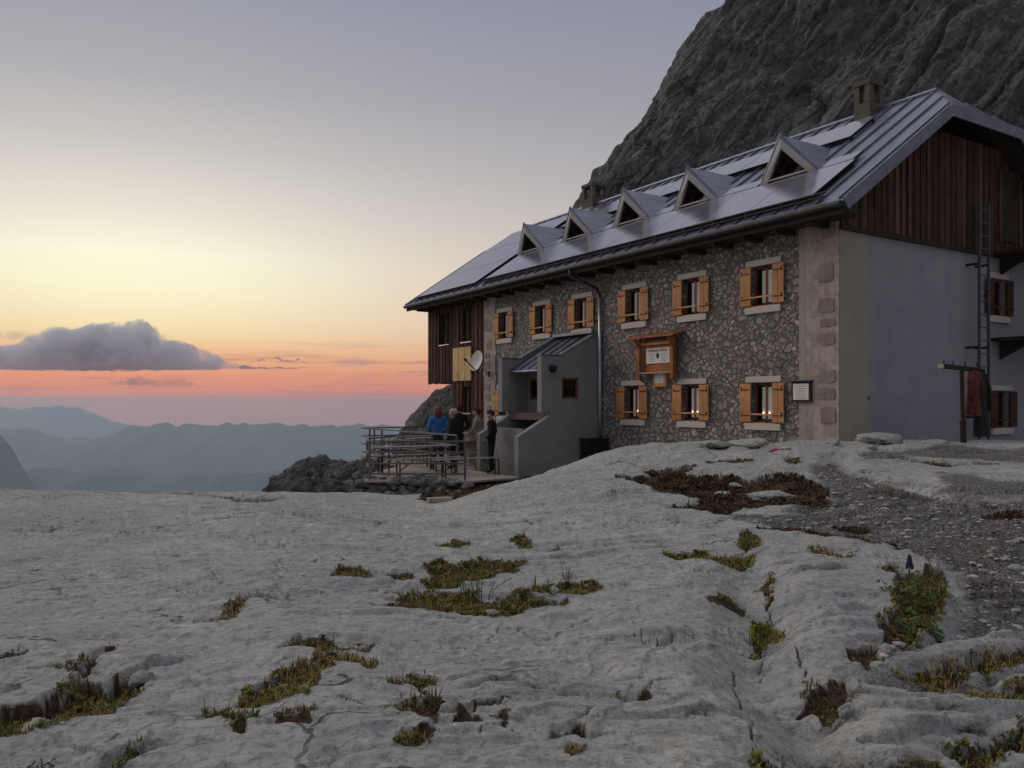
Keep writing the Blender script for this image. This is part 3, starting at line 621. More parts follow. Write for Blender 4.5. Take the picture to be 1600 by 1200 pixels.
# ================================================================== far valley, ridges, haze
MT['forest'] = m_plain('far_forest', (.05, .06, .055), .95, .4, .0009)
MT['valley'] = m_plain('far_valley', (.07, .085, .07), .95, .35, .0004)
FAR = 26000.
def build_far():
    mb = MB(); n = 24
    for i in range(n):
        for j in range(n):
            x0 = -FAR+200+i*(2*FAR-400)/n; x1 = -FAR+200+(i+1)*(2*FAR-400)/n; y0 = -FAR+200+j*(2*FAR-400)/n; y1 = -FAR+200+(j+1)*(2*FAR-400)/n
            mb.poly([(x0, y0, -1100), (x1, y0, -1100), (x1, y1, -1100), (x0, y1, -1100)])
    tag(mb.build('valley_floor', MT['valley']), 'hazy valley floor far below the platform', 'valley', kind='structure')
    def ridge(name, Y, prof, dep, label, rgh=.05, seed=0):
        px = np.array([p[0] for p in prof], float); py = np.array([p[1] for p in prof], float)
        c = np.linspace(px.min(), px.max(), 420); top = (HY-np.interp(c, px, py))/K*Y
        x = (c-CX)/K*Y
        top = top+rgh*1000*(fbm(x/900.+seed, x*0+seed, o=5, ridged=True)*.12+fbm(x/(Y*.012)+seed, x*0+seed, o=5, g=.6)*.16)
        t = np.linspace(-1, 1, 41)
        X = np.repeat(x[None], 41, 0); Yy = Y+t[:, None]*dep+0*X; base = -1150
        prof_t = (1-np.abs(t))[:, None]**.9
        nz = fbm(X/700.+seed, Yy/700., o=5, ridged=True)
        Z = base+(top[None]-base)*prof_t+nz*120*(prof_t*(1-prof_t))*2.5
        tag(grid_mesh(name, np.stack([X, Yy, Z], -1), MT['forest']), label, 'ridge', kind='structure')
    ridge('near_slope', 7600, [(-900, 300), (-400, 480), (-150, 560), (-40, 640), (0, 680), (20, 702), (38, 736), (50, 790), (60, 860)], 350, 'steep blue slope at the left edge of the valley', .12, 3)
    ridge('wooded_ridge', 9000, [(-900, 690), (-300, 740), (0, 765), (45, 734), (80, 730), (112, 739), (150, 736), (178, 730), (215, 736), (240, 744), (300, 739), (340, 743), (390, 740), (450, 734), (560, 726), (700, 735), (900, 720), (1300, 740), (2200, 720)], 1500, 'dark wooded ridge low in the valley', .16, 7)
    ridge('middle_ridge', 14000, [(-1200, 700), (-300, 672), (-40, 664), (40, 672), (110, 690), (170, 682), (205, 672), (252, 662), (280, 667), (302, 664), (330, 668), (356, 662), (372, 667), (392, 667), (420, 664), (450, 667), (490, 664), (540, 668), (600, 666), (700, 662), (900, 655), (1400, 660), (2400, 650)], 2600, 'pale blue mountain ridge in the middle distance', .5, 11)
    ridge('far_ridge', 22000, [(-1600, 650), (-500, 634), (-100, 640), (0, 637), (22, 638), (48, 635), (75, 637), (100, 637), (126, 640), (150, 652), (190, 668), (260, 676), (500, 672), (900, 668), (1700, 660), (2600, 650)], 3400, 'faint high mountains under the sunset', .6, 17)
build_far()
def build_haze():
    mb = MB(); mb.box(-FAR, FAR, -FAR, FAR, -1151.5, 112)
    m = bpy.data.materials.new('haze_air'); m.use_nodes = True; nt = m.node_tree; nt.nodes.clear()
    o = nt.nodes.new('ShaderNodeOutputMaterial'); p = nt.nodes.new('ShaderNodeVolumePrincipled')
    p.inputs['Color'].default_value = (.70, .85, 1, 1); p.inputs['Density'].default_value = 5.6e-5; p.inputs['Anisotropy'].default_value = .35
    nt.links.new(p.outputs[0], o.inputs['Volume'])
    tag(mb.build('haze', m), 'thin blue evening haze over the valley', 'haze', kind='stuff')
build_haze()

# cloud bank above the valley, beyond the haze
def build_cloud(name, Y, prof, base_py, dep, label, dens, seed):
    px = np.array([p[0] for p in prof], float); py = np.array([p[1] for p in prof], float)
    n, k = 460, 150
    c = np.linspace(px.min(), px.max(), n); x = (c-CX)/K*Y; zb = (HY-base_py)/K*Y; top = (HY-np.interp(c, px, py))/K*Y
    H = np.maximum(top-zb, 5); T = np.linspace(0, 2*math.pi, k)
    X = np.repeat(x[None], k, 0); cs = np.cos(T)[:, None]; sn = np.sin(T)[:, None]
    endw = np.clip(np.minimum((c-c.min()), (c.max()-c))/40, 0, 1)**.5
    Yy = Y+dep*cs*endw[None]*np.clip(H/H.max()*1.5, .25, 1)[None]
    Z = zb+np.where(sn > 0, H[None]*np.abs(sn)**.75, -H[None]*.03*np.abs(sn)-25)*endw[None]
    s = Y/25000*420.
    q = fbm(X/s+seed, Yy/s, Z/s, o=5, ridged=False)*.22+(1-np.abs(vnoise(X/s*1.5+seed, Yy/s*1.5, Z/s*1.5))*2)*.2+(1-np.abs(vnoise(X/s*3.6+seed, Yy/s*3.6, Z/s*3.6))*2)*.16+fbm(X/s*6, Yy/s*6, Z/s*6, o=3)*.16
    amp = np.clip(H/H.max(), .25, 1)[None]*s*.95*endw[None]
    Z = Z+np.where(sn > 0, q*amp*1.1*np.abs(sn), q*amp*.55); X = X+q*amp*.5*(1-.6*(sn < 0)); Yy = Yy+q*amp*cs
    V = np.stack([X, Yy, Z], -1); nr, nc = k, n
    me = bpy.data.meshes.new(name); i = (np.arange(nr-1)[:, None]*nc+np.arange(nc-1)[None]).ravel()
    f = np.stack([i, i+1, i+nc+1, i+nc], 1).tolist()
    V[-1] = V[0]
    vv = V[:-1].reshape(-1, 3); f = [[a % ((nr-1)*nc) for a in q_] for q_ in f]
    f.append([r*nc for r in range(nr-1)]); f.append([r*nc+nc-1 for r in range(nr-1)][::-1])
    me.from_pydata(vv.tolist(), [], f); me.update()
    bm = bmesh.new(); bm.from_mesh(me); bmesh.ops.recalc_face_normals(bm, faces=bm.faces); bm.to_mesh(me); bm.free()
    m = bpy.data.materials.new(name+'_vapour'); m.use_nodes = True; nt = m.node_tree; nt.nodes.clear()
    o = nt.nodes.new('ShaderNodeOutputMaterial'); p = nt.nodes.new('ShaderNodeVolumePrincipled')
    p.inputs['Color'].default_value = (.93, .95, 1, 1); p.inputs['Anisotropy'].default_value = .0
    tc = nt.nodes.new('ShaderNodeTexCoord'); nz = nt.nodes.new('ShaderNodeTexNoise'); nz.inputs['Scale'].default_value = 1/950; nz.inputs['Detail'].default_value = 6; nz.inputs['Roughness'].default_value = .62
    mr = nt.nodes.new('ShaderNodeMapRange'); mr.inputs[1].default_value = .40; mr.inputs[2].default_value = .60; mr.inputs[3].default_value = 0; mr.inputs[4].default_value = 2.2*dens
    nt.links.new(tc.outputs['Object'], nz.inputs['Vector']); nt.links.new(nz.outputs[0], mr.inputs[0]); nt.links.new(mr.outputs[0], p.inputs['Density'])
    nt.links.new(p.outputs[0], o.inputs['Volume'])
    tag(relink(name, me, m, smooth=True), label, 'cloud', kind='stuff')
build_cloud('cloud_bank', 42000, [(-420, 560), (-300, 540), (-120, 535), (-30, 545), (0, 540), (30, 541), (55, 534), (74, 522), (96, 514), (118, 519), (135, 517), (160, 510), (178, 508), (188, 517), (200, 509), (216, 505), (234, 510), (240, 521), (250, 533), (285, 535), (310, 545), (332, 552), (346, 563), (372, 570), (392, 572), (412, 575)], 576, 2600, 'grey cumulus bank above the valley at left', 1.25e-3, 5)
build_cloud('cloud_wisp', 42000, [(372, 572), (385, 566), (400, 558), (418, 564), (436, 562), (455, 566), (470, 558), (484, 566), (492, 572)], 575, 800, 'small ragged grey cloud right of the cloud bank', 3.2e-3, 15)
build_cloud('cloud_wisp', 42000, [(505, 574), (530, 566), (548, 560), (566, 556), (580, 562), (592, 572)], 573, 500, 'faint brownish cloud scrap far right of the cloud bank', 3e-4, 25)
build_cloud('cloud_wisp', 42000, [(-60, 530), (-10, 522), (20, 519), (44, 516), (66, 524), (80, 529)], 529, 500, 'thin pinkish cloud scrap above the left end of the cloud bank', 4e-4, 35)
build_cloud('cloud_wisp', 42000, [(560, 588), (600, 580), (640, 576), (690, 574), (760, 576), (830, 582)], 587, 700, 'long flat violet cloud streak beside the timber wing', 4.5e-4, 45)
build_cloud('cloud_wisp', 42000, [(120, 601), (170, 598), (215, 593), (250, 594), (290, 592), (312, 598)], 602, 600, 'low violet cloud streak below the cloud bank', 4.5e-4, 55)

# ================================================================== the hut
GX, GY = .8457, .5337; HA = math.atan2(GY, GX); ZB = -1.95
def hw(x, y, z=0): return Vector((6.543+GX*x-GY*y, 16+GY*x+GX*y, z))      # hut coordinates to world
HUT = empty('mountain_hut', hw(0, 0, ZB), HA, 'long stone and timber mountain hut with solar panels on its dormered metal roof', 'hut')
def hb(mb, name, m, parent=HUT, **k):
    return mb.build(name, m, parent, dz=-ZB if parent is HUT else 0, **k)

def wall_holes(mb, y0, y1, z0, z1, holes, x0, x1, mi=0, axis='y'):
    """wall of real thickness with rectangular openings; runs along y (axis y) or along x (axis x)"""
    ys = sorted({y0, y1, *[h[0] for h in holes], *[h[1] for h in holes]}); zs = sorted({z0, z1, *[h[2] for h in holes], *[h[3] for h in holes]})
    def P(d, y, z): return (d, y, z) if axis == 'y' else (y, d, z)
    def inside(y, z): return any(h[0] < y < h[1] and h[2] < z < h[3] for h in holes)
    for a, b in zip(ys[:-1], ys[1:]):
        for c, d in zip(zs[:-1], zs[1:]):
            if inside((a+b)/2, (c+d)/2): continue
            for X in (x0, x1): mb.poly([P(X, a, c), P(X, b, c), P(X, b, d), P(X, a, d)], mi)
    for h in holes:
        for p, q in (((h[0], h[2]), (h[0], h[3])), ((h[1], h[2]), (h[1], h[3])), ((h[0], h[2]), (h[1], h[2])), ((h[0], h[3]), (h[1], h[3]))):
            mb.poly([P(x0, *p), P(x0, *q), P(x1, *q), P(x1, *p)], mi)
    for p, q in (((y0, z0), (y0, z1)), ((y1, z0), (y1, z1)), ((y0, z0), (y1, z0)), ((y0, z1), (y1, z1))):
        mb.poly([P(x0, *p), P(x0, *q), P(x1, *q), P(x1, *p)], mi)

ZU, ZL = 2.555, -.02                       # centres of the upper and lower windows
WY_U = [1.90, 4.06, 6.17, 8.45, 10.50, 12.70]; WY_L = [1.90, 4.07, 6.22]
OW, OH = .66, .90
def build_walls():
    holes = [(y-OW/2, y+OW/2, ZU-OH/2, ZU+OH/2) for y in WY_U]+[(y-OW/2, y+OW/2, ZL-OH/2, ZL+OH/2) for y in WY_L+[12.7]]
    mb = MB(); wall_holes(mb, .78, 13.3, -2.6, 4.12, holes, 0, .45); hb(mb, 'stone_wall', MT['stone'])
    # plastered corner strips with bare quoins showing through
    for y0, y1 in ((.0, .78), (13.3, 14.05)):
        mb = MB(); n = 40
        for i in range(n):
            z0 = -2.6+i*(6.7/n); z1 = z0+6.7/n; j = .05*math.sin(i*2.3)+.04*math.sin(i*5.1)
            if y0 < 1: mb.box(-.025, .45, y0, y1+max(0, j)*.8, z0, z1)
            else: mb.box(-.025, .45, y0-max(0, j)*.8, y1, z0, z1)
        hb(mb, 'corner_strip', MT['quoin'])
        rr = random.Random(3 if y0 < 1 else 4)
        for i, z in enumerate((-.44, .04, .39, 1.15, 1.52, 1.8, 2.42, 3.29)):
            ya = (y0+.05+rr.random()*.06) if y0 < 1 else (y0+.25+rr.random()*.1); wq = .26+.2*rr.random(); hq = (.38, .28, .28, .27, .19, .34, .42, .38)[i]*.92
            k = 16; pts = []; mb = MB()
            for q in range(k):
                t = 2*math.pi*q/k; pts.append((-.03, ya+wq/2+math.copysign(abs(math.cos(t))**.4, math.cos(t))*wq/2*(.8+.25*rr.random()), z+hq/2+math.copysign(abs(math.sin(t))**.4, math.sin(t))*hq/2*(.85+.2*rr.random())))
            mb.slab(pts, (-.012, 0, 0)); hb(mb, 'quoin_stone', MT['quoinstone'])
    mb = MB(); mb.box(-.028, .45, .78, .95, -2.6, 4.1); hb(mb, 'corner_edge_band', MT['beige'])
    # gable wall towards the viewer: beige painted strip, then grey roughcast
    gh = [(6.03-OW/2, 6.03+OW/2, 2.5-OH/2, 2.5+OH/2), (6.2-OW/2, 6.2+OW/2, -.18-OH/2, -.18+OH/2)]
    mb = MB(); mb.box(.0, .92, -.012, .4, -2.6, 3.56); hb(mb, 'gable_corner_paint', MT['beige'])
    mb = MB(); wall_holes(mb, .92, 8.8, -2.6, 3.56, gh, 0, .4, axis='x'); hb(mb, 'gable_wall', MT['plaster'])
    # far walls so that the hut is closed
    mb = MB(); mb.box(8.4, 8.8, .4, 18.4, -2.6, 4.1); mb.box(.5, 8.4, 18.05, 18.4, .75, 4.1); mb.box(1.2, 8.4, 16.5, 16.8, -2.6, .75); hb(mb, 'back_wall', MT['plaster'])
    mb = MB(); mb.box(.5, 8.4, .4, 18.0, 1.3, 1.4); mb.box(.5, 8.4, .4, 14, -1.3, -1.2); mb.box(2.2, 2.3, .4, 18, -1.2, 4); hb(mb, 'inner_floors', MT['soffit'])
    # timber gable
    bw = .118; mb = MB(); x = 0; i = 0; rr = random.Random(5)
    def ztop(x): return min(3.84+.68*(min(x, 8.8-x)+.69)-.22, 6.02)
    while x < 8.8:
        d = -.05-.02*(i % 2)-.008*rr.random(); e = min(x+bw*.97, 8.8)
        zb = 3.5+.05*rr.random()
        mb.slab([(x, d, zb), (e, d, zb), (e, d, ztop(e)), (x, d, ztop(x))], (0, .09, 0)); x += bw; i += 1
    hb(mb, 'gable_boarding', MT['darkwood'])
    mb = MB(); mb.box(0, 8.8, 0.03, .3, 3.56, 6.0); hb(mb, 'gable_core', MT['soffit']) if False else None
    mb = MB(); mb.box(-.03, 8.82, -.075, -.005, 3.44, 3.53); hb(mb, 'gable_base_rail', MT['soffit'])
    # door and posts in the gable boarding
    mb = MB(); mb.box(6.0, 6.85, -.10, -.02, 3.85, 5.45); d = hb(mb, 'gable_door', MT['soffit'])
    mb = MB(); mb.box(5.9, 6.0, -.12, -.02, 3.8, 5.55); mb.box(6.85, 6.95, -.12, -.02, 3.8, 5.55); mb.box(5.9, 6.95, -.12, -.02, 5.45, 5.55); mb.build('door_frame', MT['darkwood'], d, dz=-ZB)
    # landing outside the gable door and the lower landing, on brackets
    for z in (3.55, 1.52):
        mb = MB(); mb.box(5.7, 8.6, -.95, -.02, z-.08, z)
        for xx in (6.1, 8.2):
            mb.slab([(xx, -.02, z-.08), (xx, -.8, z-.08), (xx, -.02, z-.5)], (.08, 0, 0))
        b = hb(mb, 'landing', MT['soffit'])
        mb = MB()
        for xx in (5.75, 6.7, 7.65, 8.55): mb.tube([(xx, -.9, z), (xx, -.9, z+.95)], .018)
        for zz in (z+.5, z+.95): mb.tube([(5.75, -.9, zz), (8.55, -.9, zz)], .018)
        mb.build('landing_rail', MT['iron'], b, dz=-ZB)
    # fire ladder
    mb = MB()
    for xx in (4.64, 5.04): mb.bar((xx, -.3, -1.2), (xx, -.3, 4.6), .05, .05)
    ld = hb(mb, 'ladder', MT['iron2'])
    for i in range(19):
        mb = MB(); mb.tube([(4.64, -.3, -1.0+i*.3), (5.04, -.3, -1.0+i*.3)], .016, 6); mb.build('rung', MT['iron2'], ld, dz=-ZB)
    for z in (-.35, 1.25, 3.15):
        for xx in (4.64, 5.04):
            mb = MB(); mb.bar((xx, -.0, z), (xx, -.3, z), .05, .05); mb.build('wall_bracket', MT['iron'], ld, dz=-ZB)
    # timber wing at the far end: boards with real gaps, upper part overhanging
    wy = [(14.9, 15.69, 2.17, 3.40), (16.6, 17.4, 2.17, 3.36), (14.95, 15.66, -.40, .56)]
    mb = MB(); wall_holes(mb, 14.05, 16.42, -2.5, 4.1, [wy[0], wy[2]], .0, .3); wall_holes(mb, 16.42, 18.4, .75, 4.1, [wy[1]], .0, .3)
    mb.box(.3, 1.2, 16.2, 16.4, -2.5, .75)
    y = 14.05; i = 0; rr = random.Random(11); bw = .135
    while y < 18.4:
        a, b = y+.008, min(y+bw-.008, 18.4); d = -.028-.022*(i % 2)-.008*rr.random(); z0 = -2.4 if b < 16.44 else .72-.04*rr.random()
        segs = [(z0, 4.08)]
        for (p, q, c, e) in wy:
            if b > p and a < q:
                ns = []
                for s0, s1 in segs:
                    if c > s0: ns.append((s0, min(c, s1)))
                    if e < s1: ns.append((max(e, s0), s1))
                segs = ns
        for s0, s1 in segs:
            if s1-s0 > .02: mb.box(d, -.002, a, b, s0, s1)
        y += bw; i += 1
    mb.box(-.002, .3, 18.38, 18.46, .72, 4.1)
    hb(mb, 'timber_wing', MT['wingwood'])
    mb = MB(); mb.box(.3, 8.4, 14.1, 18.05, .7, .75); mb.box(.6, .7, 14.3, 18, .75, 4); mb.box(.6, .7, 14.3, 16.2, -2, .7); hb(mb, 'wing_interior', MT['soffit'])
    for k, (p, q, c, e) in enumerate(wy):
        mb = MB(); mb.box(.12, .14, p, q, c, e); w = hb(mb, 'wing_window', MT['soffit'])
        mb = MB(); t = .05
        for bx in ((p, q, c, c+t), (p, q, e-t, e), (p, p+t, c, e), (q-t, q, c, e), ((p+q)/2-.025, (p+q)/2+.025, c, e)): mb.box(.07, .12, *bx)
        mb.build('frame', MT['soffit'], w, dz=-ZB)
        mb = MB(); mb.box(-.075, .05, p-.02, q+.02, c-.035, c); mb.build('sill', MT['pipe'], w, dz=-ZB)
    mb = MB(); mb.box(-.11, -.07, 14.84, 16.2, .77, 1.98)
    for yy in (15.28, 15.75): mb.box(-.114, -.109, yy-.008, yy+.008, .77, 1.98, 1)
    sh = hb(mb, 'yellow_shutter', [MT['yellow'], MT['iron']]); tag(sh, 'wide yellow board shutter')
build_walls()

def build_windows():
    def make(dark=False):
        w0 = MB(); a, b = OW/2, OH/2; t = .055
        for bx in ((-a, a, -b, -b+t), (-a, a, b-t, b), (-a, -a+t, -b, b), (a-t, a, -b, b), (-.03, .03, -b, b)): w0.box(.10, .16, *bx)
        w = w0.build('window', MT['frame'])
        m = MB(); m.box(.13, .145, -a+t, a-t, -b+t, b-t); m.build('pane', MT['glass'], w)
        for n, zz in (('lintel', (b, b+.135)), ('sill', (-b-.15, -b))):
            m = MB(); m.box(-.035 if n == 'lintel' else -.06, .0, -.485, .485, *zz); m.build(n, MT['trimstone'], w, bevel=.008)
        m = MB(); m.box(-.05, .10, -a-.002, a+.002, -b-.02, -b+.012); m.build('sill_board', MT['bar'], w)
        for s in (-1, 1):
            m = MB(); y0, y1 = (a-.03, a+.27) if s > 0 else (-a-.27, -a+.03); mid = (y0+y1)/2
            m.box(-.085, -.05, y0, mid-.003, -b+.03, b-.02); m.box(-.085, -.05, mid+.003, y1, -b+.03, b-.02)
            sh = m.build('shutter', MT['shadedshutter' if dark else 'shutter'], w, bevel=.004)
            e = y1-.05 if s > 0 else y0+.05
            for zz in (-b+.18, b-.16):
                m = MB(); m.box(-.093, -.085, y0+.03, y1-.04, zz-.012, zz+.012); m.box(-.095, -.084, e-.012, e+.012, zz-.03, zz+.07); m.build('shutter_hinge', MT['iron'], w)
            if s > 0: m = MB(); m.bar((-.0, y1+.05, 0), (-.10, y1+.0, 0), .03, .02); m.build('shutter_catch', MT['iron'], w)
        m = MB(); m.bar((-.105, a+.24, -b+.2), (-.105, -a-.22, -b+.2), .025, .035); m.build('shutter_bar', MT['shadedshutter' if dark else 'bar'], w)
        for y0, y1 in ((.03, .13), (-.14, -.03)):
            n = 8; m = MB()
            for i in range(n):
                ya = y0+(y1-y0)*i/n; yb = y0+(y1-y0)*(i+1)/n; xa = .118+.006*math.sin(i*2.2); xb = .118+.006*math.sin((i+1)*2.2)
                m.poly([(xa, ya, -b+.09), (xb, yb, -b+.09), (xb, yb, b-.1), (xa, ya, b-.1)])
            if not dark: m.build('curtain', MT['curtain'], w)
        return w
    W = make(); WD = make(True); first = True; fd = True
    def put(x, y, z, rz=0):
        nonlocal first, fd
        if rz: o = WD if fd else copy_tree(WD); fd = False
        else: o = W if first else copy_tree(W); first = False
        o.parent = HUT; o.location = (x, y, z-ZB); o.rotation_euler = (0, 0, rz); return o
    for y in WY_U: put(0, y, ZU)
    for y in WY_L+[12.7]: put(0, y, ZL)
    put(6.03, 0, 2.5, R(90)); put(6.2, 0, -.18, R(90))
build_windows()

# roof ---------------------------------------------------------------
XE, ZE, SL = -.69, 3.84, .68; XR, ZR = 4.4, ZE+SL*(4.4+.69); Y0, Y1 = -.6, 18.95
def rz_(x): return ZE+SL*(min(x, 8.8-x)+.69)
def build_roof():
    mb = MB(); T = .16; hx = 2.94
    front = [(XE, Y0, ZE), (hx, Y0, rz_(hx)), (XR, .54, ZR), (XR, 17.8, ZR), (hx, Y1, rz_(hx)), (XE, Y1, ZE)]
    back = [(8.8-x, y, z) for x, y, z in front]
    h1 = [(hx, Y0, rz_(hx)), (8.8-hx, Y0, rz_(hx)), (XR, .54, ZR)]; h2 = [(hx, Y1, rz_(hx)), (8.8-hx, Y1, rz_(hx)), (XR, 17.8, ZR)]
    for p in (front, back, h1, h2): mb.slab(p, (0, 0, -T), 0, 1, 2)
    # standing seams
    nrm = Vector((-SL, 0, 1)).normalized()
    y = Y0+.12
    while y < Y1:
        xt = XR-.02
        if y < .54: xt = hx+(XR-hx)*max(0, (y-Y0)/(.54-Y0))
        if y > 17.8: xt = hx+(XR-hx)*max(0, (Y1-y)/(Y1-17.8))
        a = Vector((XE+.02, y, rz_(XE+.02)))+nrm*.025; b = Vector((xt, y, rz_(xt)))+nrm*.025
        mb.bar(a, b, .025, .055, 0); y += .52
    for i in range(1, 6):
        x = hx+i*(8.8-2*hx)/6; t = 1-abs(x-4.4)/(4.4-hx)
        mb.bar((x, Y0+.01, rz_(hx)+.02), (x, Y0+(.54-Y0)*t, rz_(hx)+(ZR-rz_(hx))*t+.02), .025, .05, 0)
    mb.tube([(XR, .54, ZR+.02), (XR, 17.8, ZR+.02)], .07)
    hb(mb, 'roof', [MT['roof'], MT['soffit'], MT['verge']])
    # verge boards along the gable edge
    for yv in (Y0-.02, Y1+.02):
        mb = MB()
        for sgn in (0, 1):
            f = (lambda x: 8.8-x) if sgn else (lambda x: x)
            a = Vector((f(XE), yv, ZE-.09)); b = Vector((f(hx), yv, rz_(hx)-.09)); mb.bar(a, b, .035, .25)
        mb.bar((hx-.02, yv+.001, rz_(hx)-.09), (8.8-hx+.02, yv+.001, rz_(hx)-.09), .034, .25)
        hb(mb, 'verge_board', MT['verge'])
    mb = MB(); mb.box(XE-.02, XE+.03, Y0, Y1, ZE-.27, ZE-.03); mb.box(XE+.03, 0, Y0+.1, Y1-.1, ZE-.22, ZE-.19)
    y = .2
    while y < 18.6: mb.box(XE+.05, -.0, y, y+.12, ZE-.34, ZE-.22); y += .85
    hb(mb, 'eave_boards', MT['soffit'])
    mb = MB(); mb.tube([(XE-.09, Y0+.02, ZE-.10), (XE-.09, Y1, ZE-.10)], .068, 10)
    g = hb(mb, 'gutter', MT['gutter'])
    mb = MB(); mb.tube([(XE+.12, Y0+.5, rz_(XE+.12)+.17), (XE+.12, 13.2, rz_(XE+.12)+.17)], .02, 6); mb.tube([(XE+.12, Y0+.5, rz_(XE+.12)+.09), (XE+.12, 13.2, rz_(XE+.12)+.09)], .02, 6)
    y = Y0+.6
    while y < 13.2: mb.bar((XE+.12, y, rz_(XE+.12)), (XE+.12, y, rz_(XE+.12)+.19), .02, .03); y += .95
    hb(mb, 'snow_guard', MT['gutter'])
    mb = MB(); mb.tube([(XE-.09, 8.0, ZE-.14), (XE-.09, 8.0, ZE-.32), (-.14, 7.6, 3.15), (-.08, 7.54, 2.95), (-.08, 7.54, 2.0)], .05, 8)
    p = hb(mb, 'downpipe', MT['gutter'], smooth=True)
    mb = MB(); mb.tube([(-.08, 7.54, 2.9), (-.08, 7.54, -1.7)], .053, 8); mb.build('lower_pipe', MT['pipe'], p, dz=-ZB, smooth=True)
    # chimneys with open masonry hoods
    for (x0, x1, y0, y1, zt) in ((4.0, 4.55, 2.0, 2.45, 8.02), (4.2, 4.95, 13.35, 14.0, 8.12)):
        mb = MB(); zr = 6.3; zo = zt-.56
        mb.box(x0, x1, y0, y1, zr, zo)
        t = .15
        for xa in (x0, x1-t):
            for ya in (y0, y1-t): mb.box(xa, xa+t, ya, ya+t, zo, zt-.12)
        mb.box(x0+.2, x1-.2, y0+.2, y1-.2, zo, zo+.2)
        c = hb(mb, 'chimney', MT['concrete'], bevel=.012)
        mb = MB(); mb.box(x0-.02, x1+.02, y0-.02, y1+.02, zt-.12, zt); mb.build('chimney_cap', MT['concrete'], c, dz=-ZB, bevel=.012)
        mb = MB(); mb.bar((x0-.22, y0-.1, rz_(x0-.22)+.04), (x0-.22, y1+.1, rz_(x0-.22)+.04), .4, .03, up=nrm); mb.build('chimney_flashing', MT['pipe'], c, dz=-ZB)
    # solar panels on rails, a little above the sheet
    def panels(x0, x1, nx, y0, y1, ny, lift=.12):
        for i in range(nx):
            for j in range(ny):
                xa = x0+(x1-x0)*i/nx+.01; xb = x0+(x1-x0)*(i+1)/nx-.01; ya = y0+(y1-y0)*j/ny+.008; yb = y0+(y1-y0)*(j+1)/ny-.008
                # leave room for the dormers
                m = MB(); pts = [Vector((xx, yy, rz_(xx)))+nrm*lift for xx, yy in ((xa, ya), (xb, ya), (xb, yb), (xa, yb))]
                m.slab(pts, tuple(-nrm*.04), 0, 1, 1)
                hb(m, 'solar_panel', [MT['panel'], MT['iron']])
    panels(-.46, 1.0, 1, .28, 13.25, 8)
    panels(2.62, 3.62, 1, 1.55, 13.1, 7)
    panels(-.5, 3.9, 3, 13.75, 18.3, 3)
    # the sill row between the dormers, one field per gap
    cs = [2.04, 4.95, 7.48, 10.03, 12.66]
    for a, b in ((.38, cs[0]-.88), (cs[0]+.88, cs[1]-.88), (cs[1]+.88, cs[2]-.88), (cs[2]+.88, cs[3]-.88), (cs[3]+.88, cs[4]-.88)):
        panels(1.02, 1.4, 1, a, b, 1)
    mb = MB()
    for xx, a, b in ((-.4, .3, 13.2), (.9, .3, 13.2), (2.68, 1.55, 13.1), (3.5, 1.55, 13.1), (-.45, 13.75, 18.3), (1.0, 13.75, 18.3), (2.4, 13.75, 18.3), (3.8, 13.75, 18.3)):
        mb.bar(Vector((xx, a, rz_(xx)))+nrm*.045, Vector((xx, b, rz_(xx)))+nrm*.045, .05, .07, up=nrm)
    hb(mb, 'panel_rails', MT['gutter'])
    # dormers
    for yc in cs:
        xf = 1.0; zb = rz_(xf)+.1; zp = 6.03; hwid = .80; ov = .28
        xk = (zp-ZE)/SL-.69; xkb = (zb-ZE)/SL-.69
        mb = MB()
        for s in (-1, 1):
            # each slope runs from the front overhang back into the main roof
            e0 = Vector((xf-ov*0, yc+s*hwid, zb)); r0 = Vector((xf-ov, yc, zp)); r1 = Vector((xk+.05, yc, zp)); e1 = Vector((xkb+.05, yc+s*hwid, zb))
            mb.slab([e0, r0, r1, e1], (0, s*.01, -.07))
            mb.bar(e0+Vector((0, 0, .03))+(r0-e0)*.0, r0+Vector((0, 0, .03)), .03, .03)
        d = hb(mb, 'dormer', MT['roof'])
        mb = MB(); w = .15
        for s in (-1, 1):
            mb.slab([(xf-.02, yc+s*hwid, zb-.05), (xf-ov-.0, yc, zp-.07), (xf-ov-.0, yc, zp-.07-w*1.55), (xf-.02, yc+s*(hwid-w*1.25), zb-.05)], (.06, 0, 0))
        mb.build('dormer_trim', MT['trim'], d, dz=-ZB)
        mb = MB(); xi = xf+.22; n = 9
        for i in range(n):
            ya = yc-hwid+2*hwid*i/n+.004; yb = yc-hwid+2*hwid*(i+1)/n-.004
            za = zp-.12-(zp-zb)*abs(ya-yc)/hwid; zb2 = zp-.12-(zp-zb)*abs(yb-yc)/hwid
            if max(za, zb2) < zb: continue
            mb.slab([(xi+.006*(i % 2), ya, zb-.2), (xi+.006*(i % 2), yb, zb-.2), (xi+.006*(i % 2), yb, max(zb2, zb)), (xi+.006*(i % 2), ya, max(za, zb))], (.06, 0, 0))
        mb.build('dormer_boarding', MT['darkwood'], d, dz=-ZB)
        mb = MB(); mb.box(xi-.03, xi-.0, yc-.22, yc+.22, zb+.05, zb+.38); mb.build('dormer_window', MT['glass'], d, dz=-ZB)
        mb = MB(); mb.bar((xf-.03, yc-hwid+.1, zb+.06), (xf-.03, yc+hwid-.1, zb+.06), .04, .04); mb.build('dormer_tie', MT['trim'], d, dz=-ZB)
build_roof()

